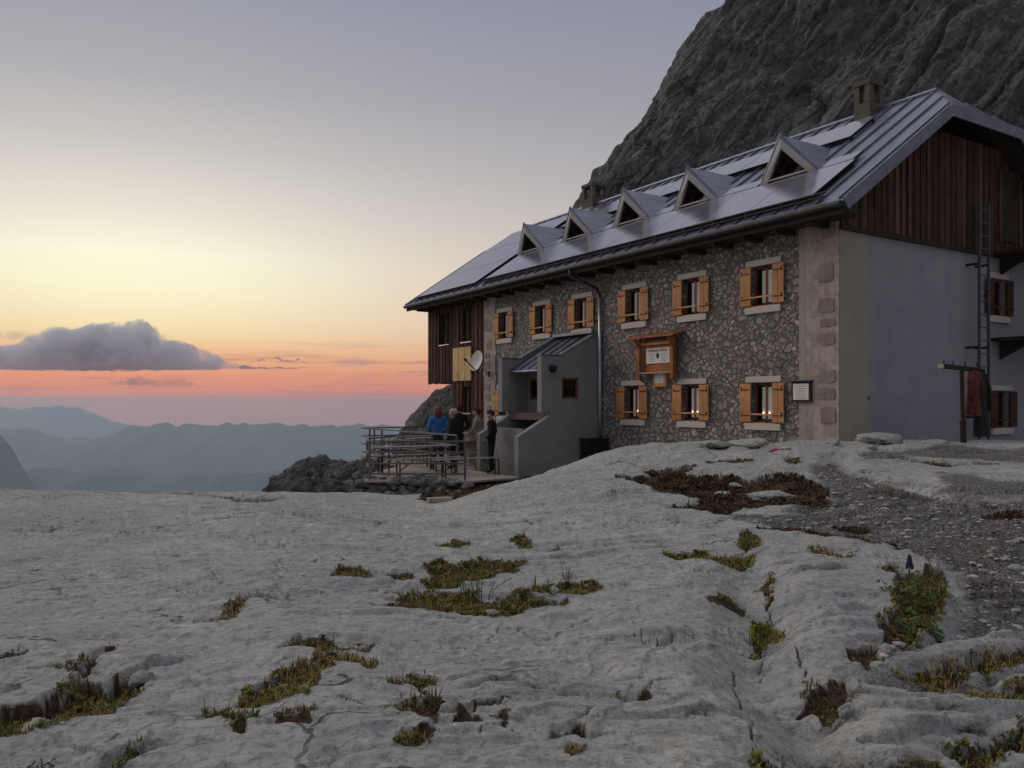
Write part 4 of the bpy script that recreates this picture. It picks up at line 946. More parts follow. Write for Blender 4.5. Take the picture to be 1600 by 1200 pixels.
# porch with its two side walls, stair parapets and sloping roof ---------------
def build_porch():
    out = [(0, 1.97), (-1.37, 1.245), (-2.0, 1.245), (-2.0, -.28), (-1.72, -.28), (-1.72, -.36), (-1.80, -.42), (-2.73, -.91), (-2.73, -2.3), (0, -2.3)]
    for ya, hole in ((7.62, True), (9.63, False)):
        mb = MB()
        if hole:
            # side wall with a small window: upper field in strips around the opening
            h = (-1.33, -.77, .08, .66)
            mb.slab([(x, ya, z) for x, z in [(-2.0, 1.245), (-2.0, -.28), (h[0], -.28), (h[0], 1.267), (-1.37, 1.245)]], (0, .2, 0))
            mb.slab([(x, ya, z) for x, z in [(h[0], 1.267), (h[0], h[3]), (h[1], h[3]), (h[1], 1.563)]], (0, .2, 0))
            mb.slab([(x, ya, z) for x, z in [(h[0], h[2]), (h[0], -.28), (h[1], -.28), (h[1], h[2])]], (0, .2, 0))
            mb.slab([(x, ya, z) for x, z in [(h[1], 1.563), (h[1], -.28), (0, -.28), (0, 1.97)]], (0, .2, 0))
            mb.slab([(x, ya, z) for x, z in out[4:6]+out[6:]+[(0, -.28)]], (0, .2, 0))
        else: mb.slab([(x, ya, z) for x, z in out], (0, .2, 0))
        hb(mb, 'porch_side_wall', MT['porch'])
    mb = MB(); mb.box(-1.33, -.77, 7.68, 7.7, .08, .66); w = hb(mb, 'porch_window', MT['glass'])
    mb = MB(); t = .06
    for bx in ((-1.33, -.77, .08, .08+t), (-1.33, -.77, .66-t, .66), (-1.33, -1.33+t, .08, .66), (-.77-t, -.77, .08, .66)): mb.box(bx[0], bx[1], 7.635, 7.69, bx[2], bx[3])
    mb.build('frame', MT['frame'], w, dz=-ZB)
    mb = MB(); mb.slab([(.0, 7.86, 1.93), (-1.72, 7.86, .90), (-1.72, 9.6, .90), (0, 9.6, 1.93)], (0, 0, -.08))
    for yy in (7.9, 8.3, 8.73, 9.15, 9.56): mb.bar((0, yy, 1.95), (-1.72, yy, .92), .025, .045)
    mb.tube([(-1.74, 7.84, .86), (-1.74, 9.6, .86)], .035, 8)
    r = hb(mb, 'porch_roof', MT['roof'])
    mb = MB()
    for ya in (7.60, 9.61): mb.slab([(0, ya, 1.98), (-1.37, ya, 1.255), (-2.02, ya, 1.255), (-2.02, ya, 1.275), (-1.37, ya, 1.285), (0, ya, 2.01)], (0, .24, 0))
    mb.box(-.25, -.02, 7.7, 9.6, 1.93, 2.0); hb(mb, 'porch_coping', MT['verge'])
    # inner wall with window, landing, steps
    mb = MB(); wall_holes(mb, 7.82, 9.63, -.3, 1.25, [(8.98, 9.55, .06, .68), (7.9, 8.75, -.3, .75)], -1.1, -.95); hb(mb, 'porch_inner_wall', MT['porch'])
    mb = MB(); mb.box(-1.05, -1.02, 8.98, 9.55, .06, .68); w = hb(mb, 'porch_inner_window', MT['glass'])
    mb = MB()
    for bx in ((8.98, 9.55, .06, .12), (8.98, 9.55, .62, .68), (8.98, 9.04, .06, .68), (9.49, 9.55, .06, .68)): mb.box(-1.09, -1.03, *bx)
    mb.build('frame', MT['frame'], w, dz=-ZB)
    mb = MB(); mb.box(-1.046, -1.01, 7.9, 8.75, -.3, .75); hb(mb, 'porch_door', MT['frame'])
    mb = MB(); mb.box(-1.75, 0, 7.82, 9.63, -.5, -.3)
    hb(mb, 'porch_landing', MT['concrete'])
    mb = MB(); mb.box(-2.5, -2.35, 7.82, 9.63, -2.3, -.72); hb(mb, 'porch_front_wall', MT['porch'])
    mb = MB(); mb.box(-2.35, -1.75, 7.82, 9.63, -1.0, -.85)
    hb(mb, 'entrance_steps', MT['concrete'])
    mb = MB(); mb.tube([(-1.66, 7.5, .9), (-1.66, 7.62, .9)], [.10, .11], 14); mb.tube([(-1.66, 7.44, .9), (-1.66, 7.5, .9)], [.05, .09], 14); l = hb(mb, 'porch_lamp', MT['iron'], smooth=True)
    mb = MB(); mb.bar((-1.6, 7.5, .86), (-1.42, 7.5, .84), .02, .03); mb.build('lamp_bracket', MT['pipe'], l, dz=-ZB)
    mb = MB(); mb.box(-.75, -.05, 7.2, 7.55, -1.7, -1.05); mb.box(-.78, -.03, 7.17, 7.58, -1.05, -1.0); hb(mb, 'meter_box', MT['iron'])
build_porch()

# ================================================================== things on the walls
def text_mesh(body, size, m, parent, loc, rot, name='lettering', shear=0, sx=1):
    c = bpy.data.curves.new(name, 'FONT'); c.body = body; c.size = size; c.extrude = .0015; c.align_x = 'CENTER'; c.align_y = 'CENTER'; c.shear = shear
    o = bpy.data.objects.new(name, c); col.objects.link(o); bpy.context.view_layer.update()
    me = bpy.data.meshes.new_from_object(o.evaluated_get(bpy.context.evaluated_depsgraph_get())); bpy.data.objects.remove(o)
    t = relink(name, me, m, parent); t.location = loc; t.rotation_euler = rot; t.scale = (sx, 1, 1); return t
FR = (R(90), 0, R(-90))                 # text facing away from the front wall
def wall_thing(name, y, z, label, cat): return empty(name, hw(0, y, z), HA, label, cat)
def build_signs():
    o = wall_thing('hut_sign', 5.16, 1.12, 'roofed reddish wooden frame holding the big white name board on the stone wall', 'sign')
    mb = MB(); mb.slab([(-.42, -.86, .50), (-.42, .86, .50), (0, .86, .60), (0, -.86, .60)], (0, 0, .035)); mb.build('sign_roof', MT['signwood'], o)
    for y in (-.62, .62):
        mb = MB(); mb.box(-.24, -.14, y-.06, y+.06, -.55, .5); mb.bar((-.19, y, .2), (-.36, y, .5), .05, .05); mb.bar((-.19, y, -.5), (-.0, y, -.62), .05, .06); mb.build('post', MT['signwood'], o, bevel=.01)
    mb = MB(); mb.box(-.12, -.0, -.56, .56, -.36, .46); mb.build('back_board', MT['bar'] if False else MT['signwood'], o)
    mb = MB(); mb.box(-.2, -.12, -.56, .56, .33, .39); mb.build('top_rail', MT['bar'], o)
    mb = MB(); mb.box(-.24, -.06, -.6, .6, -.40, -.36); mb.build('shelf', MT['palewood'], o)
    mb = MB(); mb.box(-.145, -.12, -.46, .40, -.14, .25); b = mb.build('name_board', MT['sign'], o)
    text_mesh('Adamek-Hütte', .115, MT['ink'], b, (-.147, -.03, .185), FR, sx=1.0)
    mb = MB(); mb.slab([(-.147, -.03+.055*math.cos(t)*(1 if math.sin(t) > -.2 else .8), .045+.075*math.sin(t)) for t in [i*2*math.pi/12 for i in range(12)]], (-.002, 0, 0)); mb.build('emblem', MT['ink'], b)
    mb = MB()
    for i, (w) in enumerate((.24, .22, .2, .16)):
        for yc in (.2, -.25): mb.box(-.1475, -.145, yc-w/2, yc+w/2, .085-.055*i-.008, .085-.055*i+.006)
    mb.build('fine_print', MT['grey_ink'], b)
    o = wall_thing('small_notice', 5.12, .60, 'small orange wooden plaque with white paper below the roofed name board', 'sign')
    mb = MB(); mb.box(-.09, 0, -.235, .235, -.21, .19); mb.build('plaque_board', MT['bar'], o)
    mb = MB(); mb.box(-.10, -.09, -.15, .16, -.12, .12); b = mb.build('paper', MT['sign'], o)
    mb = MB()
    for i, w in enumerate((.20, .24, .22, .16)): mb.box(-.1025, -.1, -w/2+.01, w/2+.01, .075-.05*i-.006, .075-.05*i+.006)
    mb.build('printed_lines', MT['grey_ink'], b)
    o = wall_thing('notice_case', .86, .215, 'dark framed glass notice case with white sheet beside the hut corner', 'notice board')
    mb = MB(); mb.box(-.08, -.03, -.24, .24, -.22, .20); mb.box(-.12, -.03, -.27, .27, .20, .23); mb.build('case', MT['iron'], o)
    mb = MB(); mb.box(-.088, -.08, -.19, .19, -.17, .165); b = mb.build('sheet', MT['sign'], o)
    mb = MB()
    for i, w in enumerate((.30, .3, .27, .29, .24, .28)): mb.box(-.0905, -.088, -w/2, w/2, .115-.05*i-.005, .115-.05*i+.005)
    mb.build('printed_lines', MT['grey_ink'], b)
    # satellite dish
    o = wall_thing('satellite_dish', 13.75, 1.30, 'round light grey satellite dish beside the yellow shutter', 'satellite dish')
    mb = MB(); n = 28; rad = .36; rings = 6
    ax = Vector((-.95, -.12, .24)).normalized(); u = ax.cross(Vector((0, 0, 1))).normalized(); v = u.cross(ax); cen = Vector((-.40, 0, .08))
    def dp(r, t, off): return cen+u*r*math.cos(t)*.92+v*r*math.sin(t)+ax*(.35*r*r/rad/1+off)
    for off in (0, -.02):
        for i in range(rings):
            for j in range(n):
                a0, a1 = 2*math.pi*j/n, 2*math.pi*(j+1)/n; r0, r1 = rad*i/rings, rad*(i+1)/rings
                q = [dp(r0, a0, off), dp(r1, a0, off), dp(r1, a1, off), dp(r0, a1, off)]
                mb.poly(q[1:] + q[:1] if i else [q[0], q[1], q[2]])
    for j in range(n):
        a0, a1 = 2*math.pi*j/n, 2*math.pi*(j+1)/n; mb.poly([dp(rad, a0, 0), dp(rad, a1, 0), dp(rad, a1, -.02), dp(rad, a0, -.02)])
    mb.build('dish', MT['white'], o)
    mb = MB(); tip = cen+ax*.52-v*.12; mb.bar(cen-v*rad, tip, .03, .03); mb.bar(tip-ax*.02, tip+ax*.1+v*.05, .06, .06); mb.build('feed_arm', MT['iron'], o)
    mb = MB(); mb.tube([cen-ax*.03, cen-ax*.12+Vector((.1, 0, -.05)), (-.35, 0, -.25), (.02, 0, -.25)], .025); mb.build('mast', MT['steel'], o)
    o = wall_thing('wall_lamp', 13.7, .96, 'small white wall lamp on the plaster strip right of the dish', 'lamp')
    mb = MB(); mb.box(-.05, -.025, -.05, .05, -.1, .1); mb.tube([(-.05, 0, 0), (-.18, 0, .03)], .02); mb.build('bracket', MT['iron'], o)
    mb = MB(); mb.tube([(-.18, 0, -.08), (-.18, 0, .1)], [.05, .09], 10); mb.build('lamp_head', MT['white'], o)
    # glowing lamps behind the lower windows
    for y, dy, lab in ((1.9, .08, 'left one of two glowing lamps behind the lower window nearest the hut corner'), (1.9, -.085, 'right one of two glowing lamps behind the lower window nearest the hut corner'),
                       (4.07, .08, 'left one of two faint lamps behind the middle lower window'), (4.07, -.085, 'right one of two faint lamps behind the middle lower window'),
                       (6.22, -.06, 'single faint lamp behind the dark lower window next to the drainpipe')):
        o = empty('window_lamp', hw(.09, y+dy, ZL-.32), HA, lab, 'lamp', 'lamps behind the lower windows')
        mb = MB(); mb.tube([(0, 0, 0), (0, 0, .06)], [.018, .014], 8); mb.build('candle', MT['curtain'], o)
        mb = MB(); mb.tube([(0, 0, .06), (0, 0, .085), (0, 0, .125)], [.006, .014, .003] if y < 2 else [.004, .009, .002], 8); mb.build('flame', MT['lamp'], o)
    # red trail dot on the gable wall
    o = empty('trail_dot', hw(.93, -.018, .08), HA, 'small dark red paint dot on the gable wall', 'trail marking')
    mb = MB(); mb.tube([(0, 0, 0), (0, -.004, 0)], .04, 10); mb.build('painted_dot', MT['redpaint'], o)
build_signs()

# ================================================================== outcrops, boulders
def blob(name, c, rad, m, seed, amp=.25, sub=5, sc=1.4, flat=None, parent=None, angular=False):
    bm = bmesh.new(); bmesh.ops.create_icosphere(bm, subdivisions=sub, radius=1)
    P = np.array([v.co[:] for v in bm.verts]); s = seed*3.7
    d = 1+amp*fbm(P[:, 0]*sc+s, P[:, 1]*sc+s, P[:, 2]*sc-s, o=4)+amp*.35*fbm(P[:, 0]*sc*4+s, P[:, 1]*sc*4, P[:, 2]*sc*4, o=3, ridged=True)
    Q = P*d[:, None]
    if angular:                                  # flatten against a few random planes
        rr = np.random.default_rng(seed)
        for _ in range(7):
            n = rr.normal(size=3); n /= np.linalg.norm(n); h = .62+.25*rr.random(); t = Q@n-h; Q = Q-np.maximum(t, 0)[:, None]*n*.92
        P2 = Q*3; Q = Q*(1+.10*fbm(P2[:, 0]+s, P2[:, 1], P2[:, 2], o=4, ridged=True))[:, None]
    Q = Q*np.array(rad)
    for v, q in zip(bm.verts, Q): v.co = q
    me = bpy.data.meshes.new(name); bm.to_mesh(me); bm.free()
    o = relink(name, me, m, parent, smooth=not angular or sub > 3); o.location = c; return o
tag(blob('rock_outcrop', (1.6, 36.5, -4.2), (7.0, 5.2, 5.7), MT['outcrop'], 2, .18, 6, 2.2), 'big dark rounded rock rising behind the terrace under the timber wing', 'rock')
tag(blob('rock_outcrop', (-6.35, 27.2, -3.5), (2.3, 1.7, 1.45), MT['outcrop'], 5, .32, 6, 1.9, angular=True), 'low dark rock hump left of the terrace with a bird on top', 'rock')
tag(blob('rock_outcrop', (-4.9, 26.2, -3.3), (1.7, 1.9, 1.3), MT['outcrop'], 8, .3, 6, 1.9, angular=True), 'dark rock hump directly under the left end of the terrace', 'rock')
def ground_rock(px, py, w, h, label, seed, dep=None, cat='rock', m=None, group=None, sink=.35, name='boulder'):
    x, y = on_ground(px, py); r = w/2/K*y; hh = h/K*y
    o = blob(name, (x, y, gz(x, y)+hh*(.5-sink)), (r, (dep or r*.8), hh*.62), m or MT['ground'], seed, .34, 4, 1.6, angular=True)
    o.rotation_euler = (0, 0, seed*1.3)
    if dep: o.rotation_euler = (0, 0, .1*math.sin(seed))
    return tag(o, label, cat, group)
for a in [(1222, 685, 90, 26, 'broad pale rock at the foot of the stone wall below the right window', 31, .4), (1172, 692, 70, 16, 'low grey rock left of the broad pale rock below the stone wall', 32, .35), (1120, 694, 50, 10, 'flattest and leftmost pale rock at the foot of the stone wall', 30, .3),
          (1322, 677, 58, 34, 'blocky grey boulder at the foot of the hut corner', 33, .3), (1376, 686, 74, 20, 'flat grey stone right of the corner boulder at the gable wall', 34, .3),
          (1270, 680, 70, 30, 'grey rock between the stone wall and the corner boulder', 35, .3), (1462, 689, 36, 8, 'small flat stone at the foot of the gable wall near the clothes stand', 36, .25),
          (1205, 770, 66, 15, 'oval pale slab lying in the brown grass hollow', 37, .28), (1300, 690, 26, 10, 'small stone in front of the corner boulder', 38, .2),
          (1128, 763, 28, 10, 'small pale rock at the left of the brown grass hollow', 39, .2), (1150, 752, 18, 7, 'tiny pale stone beside the oval slab in the brown hollow', 40, .12),
          (1362, 699, 20, 9, 'pointed pale stone on the path edge before the gable wall', 41, None), (1418, 800, 16, 6, 'pale stone lying alone on the dark gravel path', 42, None), (1586, 868, 26, 9, 'pale stone on the gravel at the right picture edge', 43, None),
          (865, 932, 20, 13, 'pale stone at the right end of the broad grass pocket', 44, None), (848, 937, 12, 9, 'small stone left of the pale stone in the broad grass pocket', 45, None), (768, 958, 24, 13, 'grey stone on the lower rim of the broad grass pocket', 46, None),
          (612, 942, 30, 12, 'pale stone at the left end of the broad grass pocket', 47, None), (478, 1085, 18, 14, 'white stone in the yellow grass pocket', 48, None), (445, 1070, 14, 8, 'little stone left of the white stone in the yellow pocket', 49, None),
          (60, 1115, 52, 24, 'large pale stone in the deep grass hollow at the lower left', 50, None), (222, 1062, 40, 18, 'tilted pale slab at the right end of the deep grass hollow', 51, None),
          (1334, 1080, 36, 22, 'pale wedge of rock in the crumbled ledge below the path', 52, None), (1326, 1105, 28, 20, 'rounded grey stone below the pale wedge of rock', 53, None), (1386, 1025, 22, 20, 'leaning splinter of rock under the herb clump', 54, None),
          (1490, 1176, 42, 26, 'pointed white rock at the lower right grass strip', 55, None), (700, 1135, 26, 14, 'pale stone between the two lower soil patches', 56, None), (612, 1136, 28, 9, 'flat pale stone left of the small tufted pocket', 57, None),
          (1370, 1040, 26, 16, 'dark cracked rock beside the leaning splinter', 58, None), (1462, 882, 20, 24, 'upright grey rock behind the herb clump', 59, None)]:
    ground_rock(*a[:6], dep=a[6])
def scatter_stones():
    """loose gravel on the path: too many to count"""
    bm = bmesh.new(); n = 1500; rr = np.random.default_rng(4)
    lo = GRAVEL.min(0); hi = np.minimum(GRAVEL.max(0), [9.5, 14]); P = rr.uniform(lo, hi, (n*3, 2))
    k = poly_sd(P[:, 0], P[:, 1], GRAVEL)+.25*fbm(P[:, 0], P[:, 1], o=2) < -.02; P = P[k][:n]
    z = surface(P[:, 0], P[:, 1])[0]
    vs_, fs = [], []
    ico = bmesh.new(); bmesh.ops.create_icosphere(ico, subdivisions=1, radius=1); iv = np.array([v.co[:] for v in ico.verts]); ifc = [[v.index for v in f.verts] for f in ico.faces]; ico.free()
    for (x, y), zz in zip(P, z):
        s = .012+.035*rr.random()**4; q = iv*(1+.35*(rr.random((len(iv), 1))-.5))*np.array([s*(.8+.7*rr.random()), s*(.8+.7*rr.random()), s*.55])
        a = rr.random()*6.28; c, d = math.cos(a), math.sin(a); q = np.stack([q[:, 0]*c-q[:, 1]*d, q[:, 0]*d+q[:, 1]*c, q[:, 2]], 1)+[x, y, zz+s*.2]
        b = len(vs_); vs_ += q.tolist(); fs += [[i+b for i in f] for f in ifc]
    bm.free(); me = bpy.data.meshes.new('gravel'); me.from_pydata(vs_, [], fs); me.update()
    tag(relink('gravel', me, MT['pebble']), 'loose pale stones strewn over the gravel path', 'gravel', kind='stuff')
scatter_stones()

# ================================================================== grass, herbs
def build_grass():
    rr = np.random.default_rng(9); V, F, C = [], [], []
    pal = {'g': [(.12, .125, .035), (.21, .18, .05), (.30, .23, .08), (.16, .11, .045)], 'y': [(.30, .22, .07), (.22, .165, .055), (.38, .28, .11), (.17, .12, .045)],
           'l': [(.20, .20, .035), (.28, .25, .045), (.14, .14, .03)], 's': [(.22, .165, .055), (.16, .12, .045), (.12, .11, .035)], 'b': [(.12, .062, .03), (.085, .056, .03), (.06, .055, .026), (.17, .085, .04)]}
    for P, kind, dep in POCK:
        ar = .5*abs(np.dot(P[:, 0], np.roll(P[:, 1], 1))-np.dot(P[:, 1], np.roll(P[:, 0], 1))); Ym = P[:, 1].mean()
        dens = 9000*np.clip(5.5/Ym, .22, 1.4)**1.3; n = int(min(ar*dens, 12000))+60
        lo, hi = P.min(0), P.max(0); Q = rr.uniform(lo, hi, (n*4, 2)); sd = poly_sd(Q[:, 0], Q[:, 1], P)
        dn = fbm(Q[:, 0]*4, Q[:, 1]*4, o=3); k = (sd < .03) & (dn+rr.uniform(-.35, .35, len(Q)) > {'g': -.02, 'y': .04, 'l': -.15, 'b': .04, 's': .36}[kind]); Q = Q[k][:n]
        if not len(Q): continue
        z = surface(Q[:, 0], Q[:, 1])[0]; tone = fbm(Q[:, 0]*6+4, Q[:, 1]*6, o=2)
        for (x, y), zz, tn in zip(Q, z, tone):
            L = (.015+.04*rr.random()**2)*(1.25 if Ym > 8 else 1); w = .0022*max(1, Ym/4.5)*(1+rr.random()); a = rr.random()*6.283; tilt = .25+.9*rr.random()
            if rr.random() < .012: L *= 2.6; tilt *= .4
            dx, dy = math.cos(a), math.sin(a); px_, py_ = -dy*w, dx*w
            b = len(V); h1 = L*.55*math.cos(tilt*.5); o1 = L*.55*math.sin(tilt*.5); h2 = h1+L*.45*math.cos(tilt*1.3); o2 = o1+L*.45*math.sin(tilt*1.3)
            V += [(x-px_, y-py_, zz-.01), (x+px_, y+py_, zz-.01), (x+dx*o1-px_*.8, y+dy*o1-py_*.8, zz+h1), (x+dx*o1+px_*.8, y+dy*o1+py_*.8, zz+h1), (x+dx*o2, y+dy*o2, zz+h2)]
            F += [[b, b+1, b+3, b+2], [b+2, b+3, b+4]]
            p = pal[kind]; c = p[min(len(p)-1, int((rr.random()*.6+.4*(tn*.9+.5))*len(p)) if tn > -.9 else 0)]; s = .75+.5*rr.random(); C += [(c[0]*s, c[1]*s, c[2]*s, 1)]*5
        # low leafy cushions between the blades
        for (x, y), zz in list(zip(Q, z))[::24 if kind in 'gl' else 40]:
            for _ in range(6):
                a = rr.random()*6.283; r0 = .03*rr.random()*max(1, Ym/6); s = (.006+.010*rr.random())*max(1, Ym/6); cx_, cy_, cz = x+math.cos(a)*r0, y+math.sin(a)*r0, zz+.004+.022*rr.random()
                n1 = Vector((rr.normal()*.6, rr.normal()*.6, 1)).normalized(); u_ = n1.orthogonal().normalized(); v_ = n1.cross(u_); b = len(V); c0 = Vector((cx_, cy_, cz))
                V += [tuple(c0-u_*s*1.5), tuple(c0+v_*s*.7), tuple(c0+u_*s*1.5), tuple(c0-v_*s*.7)]; F += [[b, b+1, b+2, b+3]]
                c = [(.085, .10, .028), (.12, .13, .034), (.16, .14, .045)][rr.integers(3)] if kind != 'b' else (.07, .045, .024); C += [(*c, 1)]*4
    me = bpy.data.meshes.new('grass'); me.from_pydata(V, [], F); me.update()
    a = me.attributes.new('tint', 'FLOAT_COLOR', 'POINT'); a.data.foreach_set('color', np.array(C, np.float32).ravel())
    tag(relink('grass', me, MT['grass']), 'tufts of green and yellow grass growing in the rock pockets', 'grass', kind='stuff')
build_grass()

def herb(px, py, h, spread, nleaf, label, flower=None, seed=1, stems=4, dead=False, cat='plant', leafsize=.05):
    x, y = on_ground(px, py); rr = random.Random(seed); o = empty('alpine_herb', (x, y, gz(x, y)-.02), 0, label, cat)
    ms = MB(); LV, LF, LC = [], [], []; tops = []
    for i in range(stems):
        a = rr.random()*6.28; hh = h*(.55+.45*rr.random()) if i else h; lean = spread*(.25 if i == 0 else .9)*rr.random()
        pts = [(math.cos(a)*lean*t*t*.6+spread*.5*math.cos(a)*(i > 0)*.6, math.sin(a)*lean*t*t*.6+spread*.5*math.sin(a)*(i > 0)*.6, hh*t) for t in (0, .35, .7, 1)]
        ms.tube(pts, [.005, .0045, .0035, .002], 5); tops.append((pts, hh))
    ms.build('stem', MT['stem'], o)
    for k in range(nleaf):
        pts, hh = tops[k % len(tops)]; t = rr.random()**1.2*(.85 if not dead else .6); b0 = Vector(pts[0]).lerp(Vector(pts[-1]), t)
        a = rr.random()*6.28; out = Vector((math.cos(a), math.sin(a), .35-.7*rr.random())); c = b0+out*leafsize*(1+rr.random())*(1.2-.5*t)
        n1 = (Vector((rr.uniform(-.7, .7), rr.uniform(-.7, .7), 1))).normalized(); u = out.cross(n1).normalized(); f = n1.cross(u)
        s = leafsize*(.6+.7*rr.random())*(1.1-.4*t); g = rr.random(); cc = (.035+.05*g, .065+.06*g, .018+.015*g, 1) if not dead else (.12+.06*g, .085+.03*g, .035, 1)
        # palmate leaf: five narrow lobes
        for q in range(5):
            ang = (q-2)*.55; d = (f*math.cos(ang)+u*math.sin(ang)); w = d.cross(n1)*.16*s; bi = len(LV); Lq = s*(1-.12*abs(q-2))
            LV += [tuple(c), tuple(c+d*Lq*.55+w), tuple(c+d*Lq-n1*.1*s), tuple(c+d*Lq*.55-w)]; LF.append([bi, bi+1, bi+2, bi+3]); LC += [cc]*4
    me = bpy.data.meshes.new('leaves'); me.from_pydata(LV, [], LF); me.update()
    at_ = me.attributes.new('tint', 'FLOAT_COLOR', 'POINT'); at_.data.foreach_set('color', np.array(LC, np.float32).ravel()); relink('leaves', me, MT['leaf'], o)
    if flower:
        mb = MB(); pts, hh = tops[0]; top = Vector(pts[-1])
        for i in range(26):
            t = i/26; a = i*2.4; c = top+Vector((math.cos(a)*.020*(1-t*.7), math.sin(a)*.020*(1-t*.7), -.07+.10*t)); s = .013*(1-.45*t)
            mb.tube([c+Vector((0, 0, -s)), c, c+Vector((math.cos(a)*s*.5, math.sin(a)*s*.5, s*1.1))], [s*.5, s, s*.35], 6)
        mb.build('flower_spike', flower, o)
MT['stem'] = m_plain('herb_stem', (.085, .10, .035), .8, .3, 20); MT['blue'] = m_plain('monkshood_blue', (.03, .025, .11), .7, .3, 30); MT['bud'] = m_plain('brown_buds', (.10, .075, .05), .8, .3, 30)
herb(1418, 946, .42, .1, 60, 'tall herb with a dark blue flower spike in the ledge clump', MT['blue'], 2, 3, leafsize=.055)
herb(1448, 940, .34, .1, 34, 'herb with a thin brown seed spike right of the blue flower', MT['bud'], 3, 3)
herb(1398, 930, .2, .14, 60, 'bushy green herb left of the blue flower', None, 4, 5, leafsize=.055)
herb(1432, 985, .24, .16, 90, 'broad leafy herb below the blue flower', None, 5, 6, leafsize=.06)
herb(1470, 930, .22, .1, 50, 'dark low bush at the right end of the ledge clump', None, 6, 5, leafsize=.04)
herb(1410, 1005, .15, .16, 60, 'drying brownish herb at the foot of the ledge clump', None, 7, 6, dead=True, leafsize=.05)
herb(1222, 1190, .16, .05, 10, 'withered stalk with curled head at the bottom edge of the rock', None, 8, 2, dead=True, leafsize=.03)
herb(1205, 1200, .08, .12, 46, 'low leafy herb around the withered stalk', None, 9, 6, leafsize=.035)
herb(66, 1192, .09, .05, 30, 'small green herb in the lower left corner', None, 10, 4, leafsize=.03)
herb(1168, 862, .22, .14, 40, 'tussock with thin upright stalks in the upper end of the rock cleft', None, 11, 9, leafsize=.03)
herb(1195, 978, .06, .1, 60, 'round green cushion plant in the rock cleft', None, 12, 8, leafsize=.025)
herb(735, 878, .2, .25, 24, 'thin dry stalks in the upper grass pocket', None, 13, 9, dead=True, leafsize=.02)
herb(745, 940, .2, .4, 24, 'thin dry stalks in the broad grass pocket', None, 14, 11, dead=True, leafsize=.02)
herb(675, 1120, .14, .08, 16, 'thin dry stalks in the small lower tufted pocket', None, 15, 7, dead=True, leafsize=.02)
herb(886, 897, .14, .12, 16, 'thin dry stalks above the right grass pocket', None, 16, 6, dead=True, leafsize=.02)

# red and white trail strokes on the rock
def trail(px, py, ang, label):
    x, y = on_ground(px, py); o = empty('trail_stroke', (x, y, gz(x, y)+.012), ang, label, 'trail marking', 'red paint strokes on the rock')
    V, F = [], []; n = 8
    c, s = math.cos(ang), math.sin(ang); X, Y_ = [], []
    for i in range(n+1):
        for j in (-1, 1): X.append(x+c*(i/n-.5)*.2-s*j*.03); Y_.append(y+s*(i/n-.5)*.2+c*j*.03)
    z = surface(np.array(X), np.array(Y_))[0]; mb = MB()
    P = [( (i//2)/n*.2-.1, (-1, 1)[i % 2]*.03, z[i]-o.location.z+.014) for i in range(2*n+2)]
    for i in range(n): mb.poly([P[2*i], P[2*i+2], P[2*i+3], P[2*i+1]])
    mb.build('stroke', MT['redpaint'], o)
trail(1209, 700, R(25), 'left red paint stroke on the rock before the stone wall')
trail(1226, 701, R(-20), 'right red paint stroke on the rock before the stone wall')

# ================================================================== terrace
TZ = -1.95
def build_terrace():
    o = empty('terrace', hw(-2, 12, TZ-.5), HA, 'sandy terrace platform in front of the timber wing and porch', 'terrace')
    poly = [(-3.65, 16.1), (-.03, 16.5), (-.03, 10.0), (-2.8, 9.9), (-2.8, 7.4), (-4.5, 7.2), (-6.55, 8.75), (-6.0, 10.2), (-3.8, 12.6)]
    mb = MB(); mb.slab([(x+2, y-12, .5) for x, y in poly], (0, 0, -.05)); mb.build('floor_slab', MT['deck'], o)
    mb = MB(); mb.bar((-1.66, .6, .50), (-1.66, 4.22, .50), .12, .16); mb.bar((-1.66, 4.2, .50), (1.9, 4.55, .50), .12, .16); mb.build('edge_beam', MT['palewood'], o)
    mb = MB(); mb.slab([(x*.97+2, (y-12)*.97, .36) for x, y in poly], (0, 0, -1.0)); mb.build('foundation', MT['dark_boulder'], o)
build_terrace()
def rail_thing(name, label, pts, posts, zt, rails, ext=0):
    c = sum((hw(*p) for p in pts), Vector())/len(pts); o = empty(name, (c.x, c.y, TZ), 0, label, 'railing')
    L = lambda p, z: hw(*p, z)-Vector((c.x, c.y, TZ))
    for p in posts:
        mb = MB(); mb.bar(L(p, TZ), L(p, zt), .055, .055); mb.build('post', MT['steel'] if name != 'x' else None, o, bevel=.004)
    for z in rails:
        mb = MB()
        for a, b in zip(pts[:-1], pts[1:]): mb.bar(L(a, z), L(b, z), .045, .04)
        mb.build('rail', MT['steel'], o)
    return o
rail_thing('terrace_railing', 'long metal railing along the outer and far edge of the terrace', [(-3.65, 9.3), (-3.65, 16.25), (-.1, 16.6)], [(-3.6, 9.4), (-3.6, 10.9), (-3.6, 12.9), (-3.6, 14.6), (-3.55, 15.75), (-3.2, 16.2), (-1.5, 16.4)], TZ+1.02, [TZ+.22, TZ+.5, TZ+.77, TZ+1.04])
rail_thing('terrace_railing', 'nearer metal railing of four rails across the front of the terrace', [(-6.42, 8.78), (-4.42, 7.40)], [(-6.4, 8.77), (-4.44, 7.41)], TZ+.98, [TZ+.16, TZ+.42, TZ+.70, TZ+.97])
rail_thing('terrace_railing', 'short side railing running back from the nearer railing', [(-6.42, 8.80), (-5.85, 10.3), (-3.8, 12.5)], [(-5.85, 10.3)], TZ+.98, [TZ+.3, TZ+.65, TZ+.95])

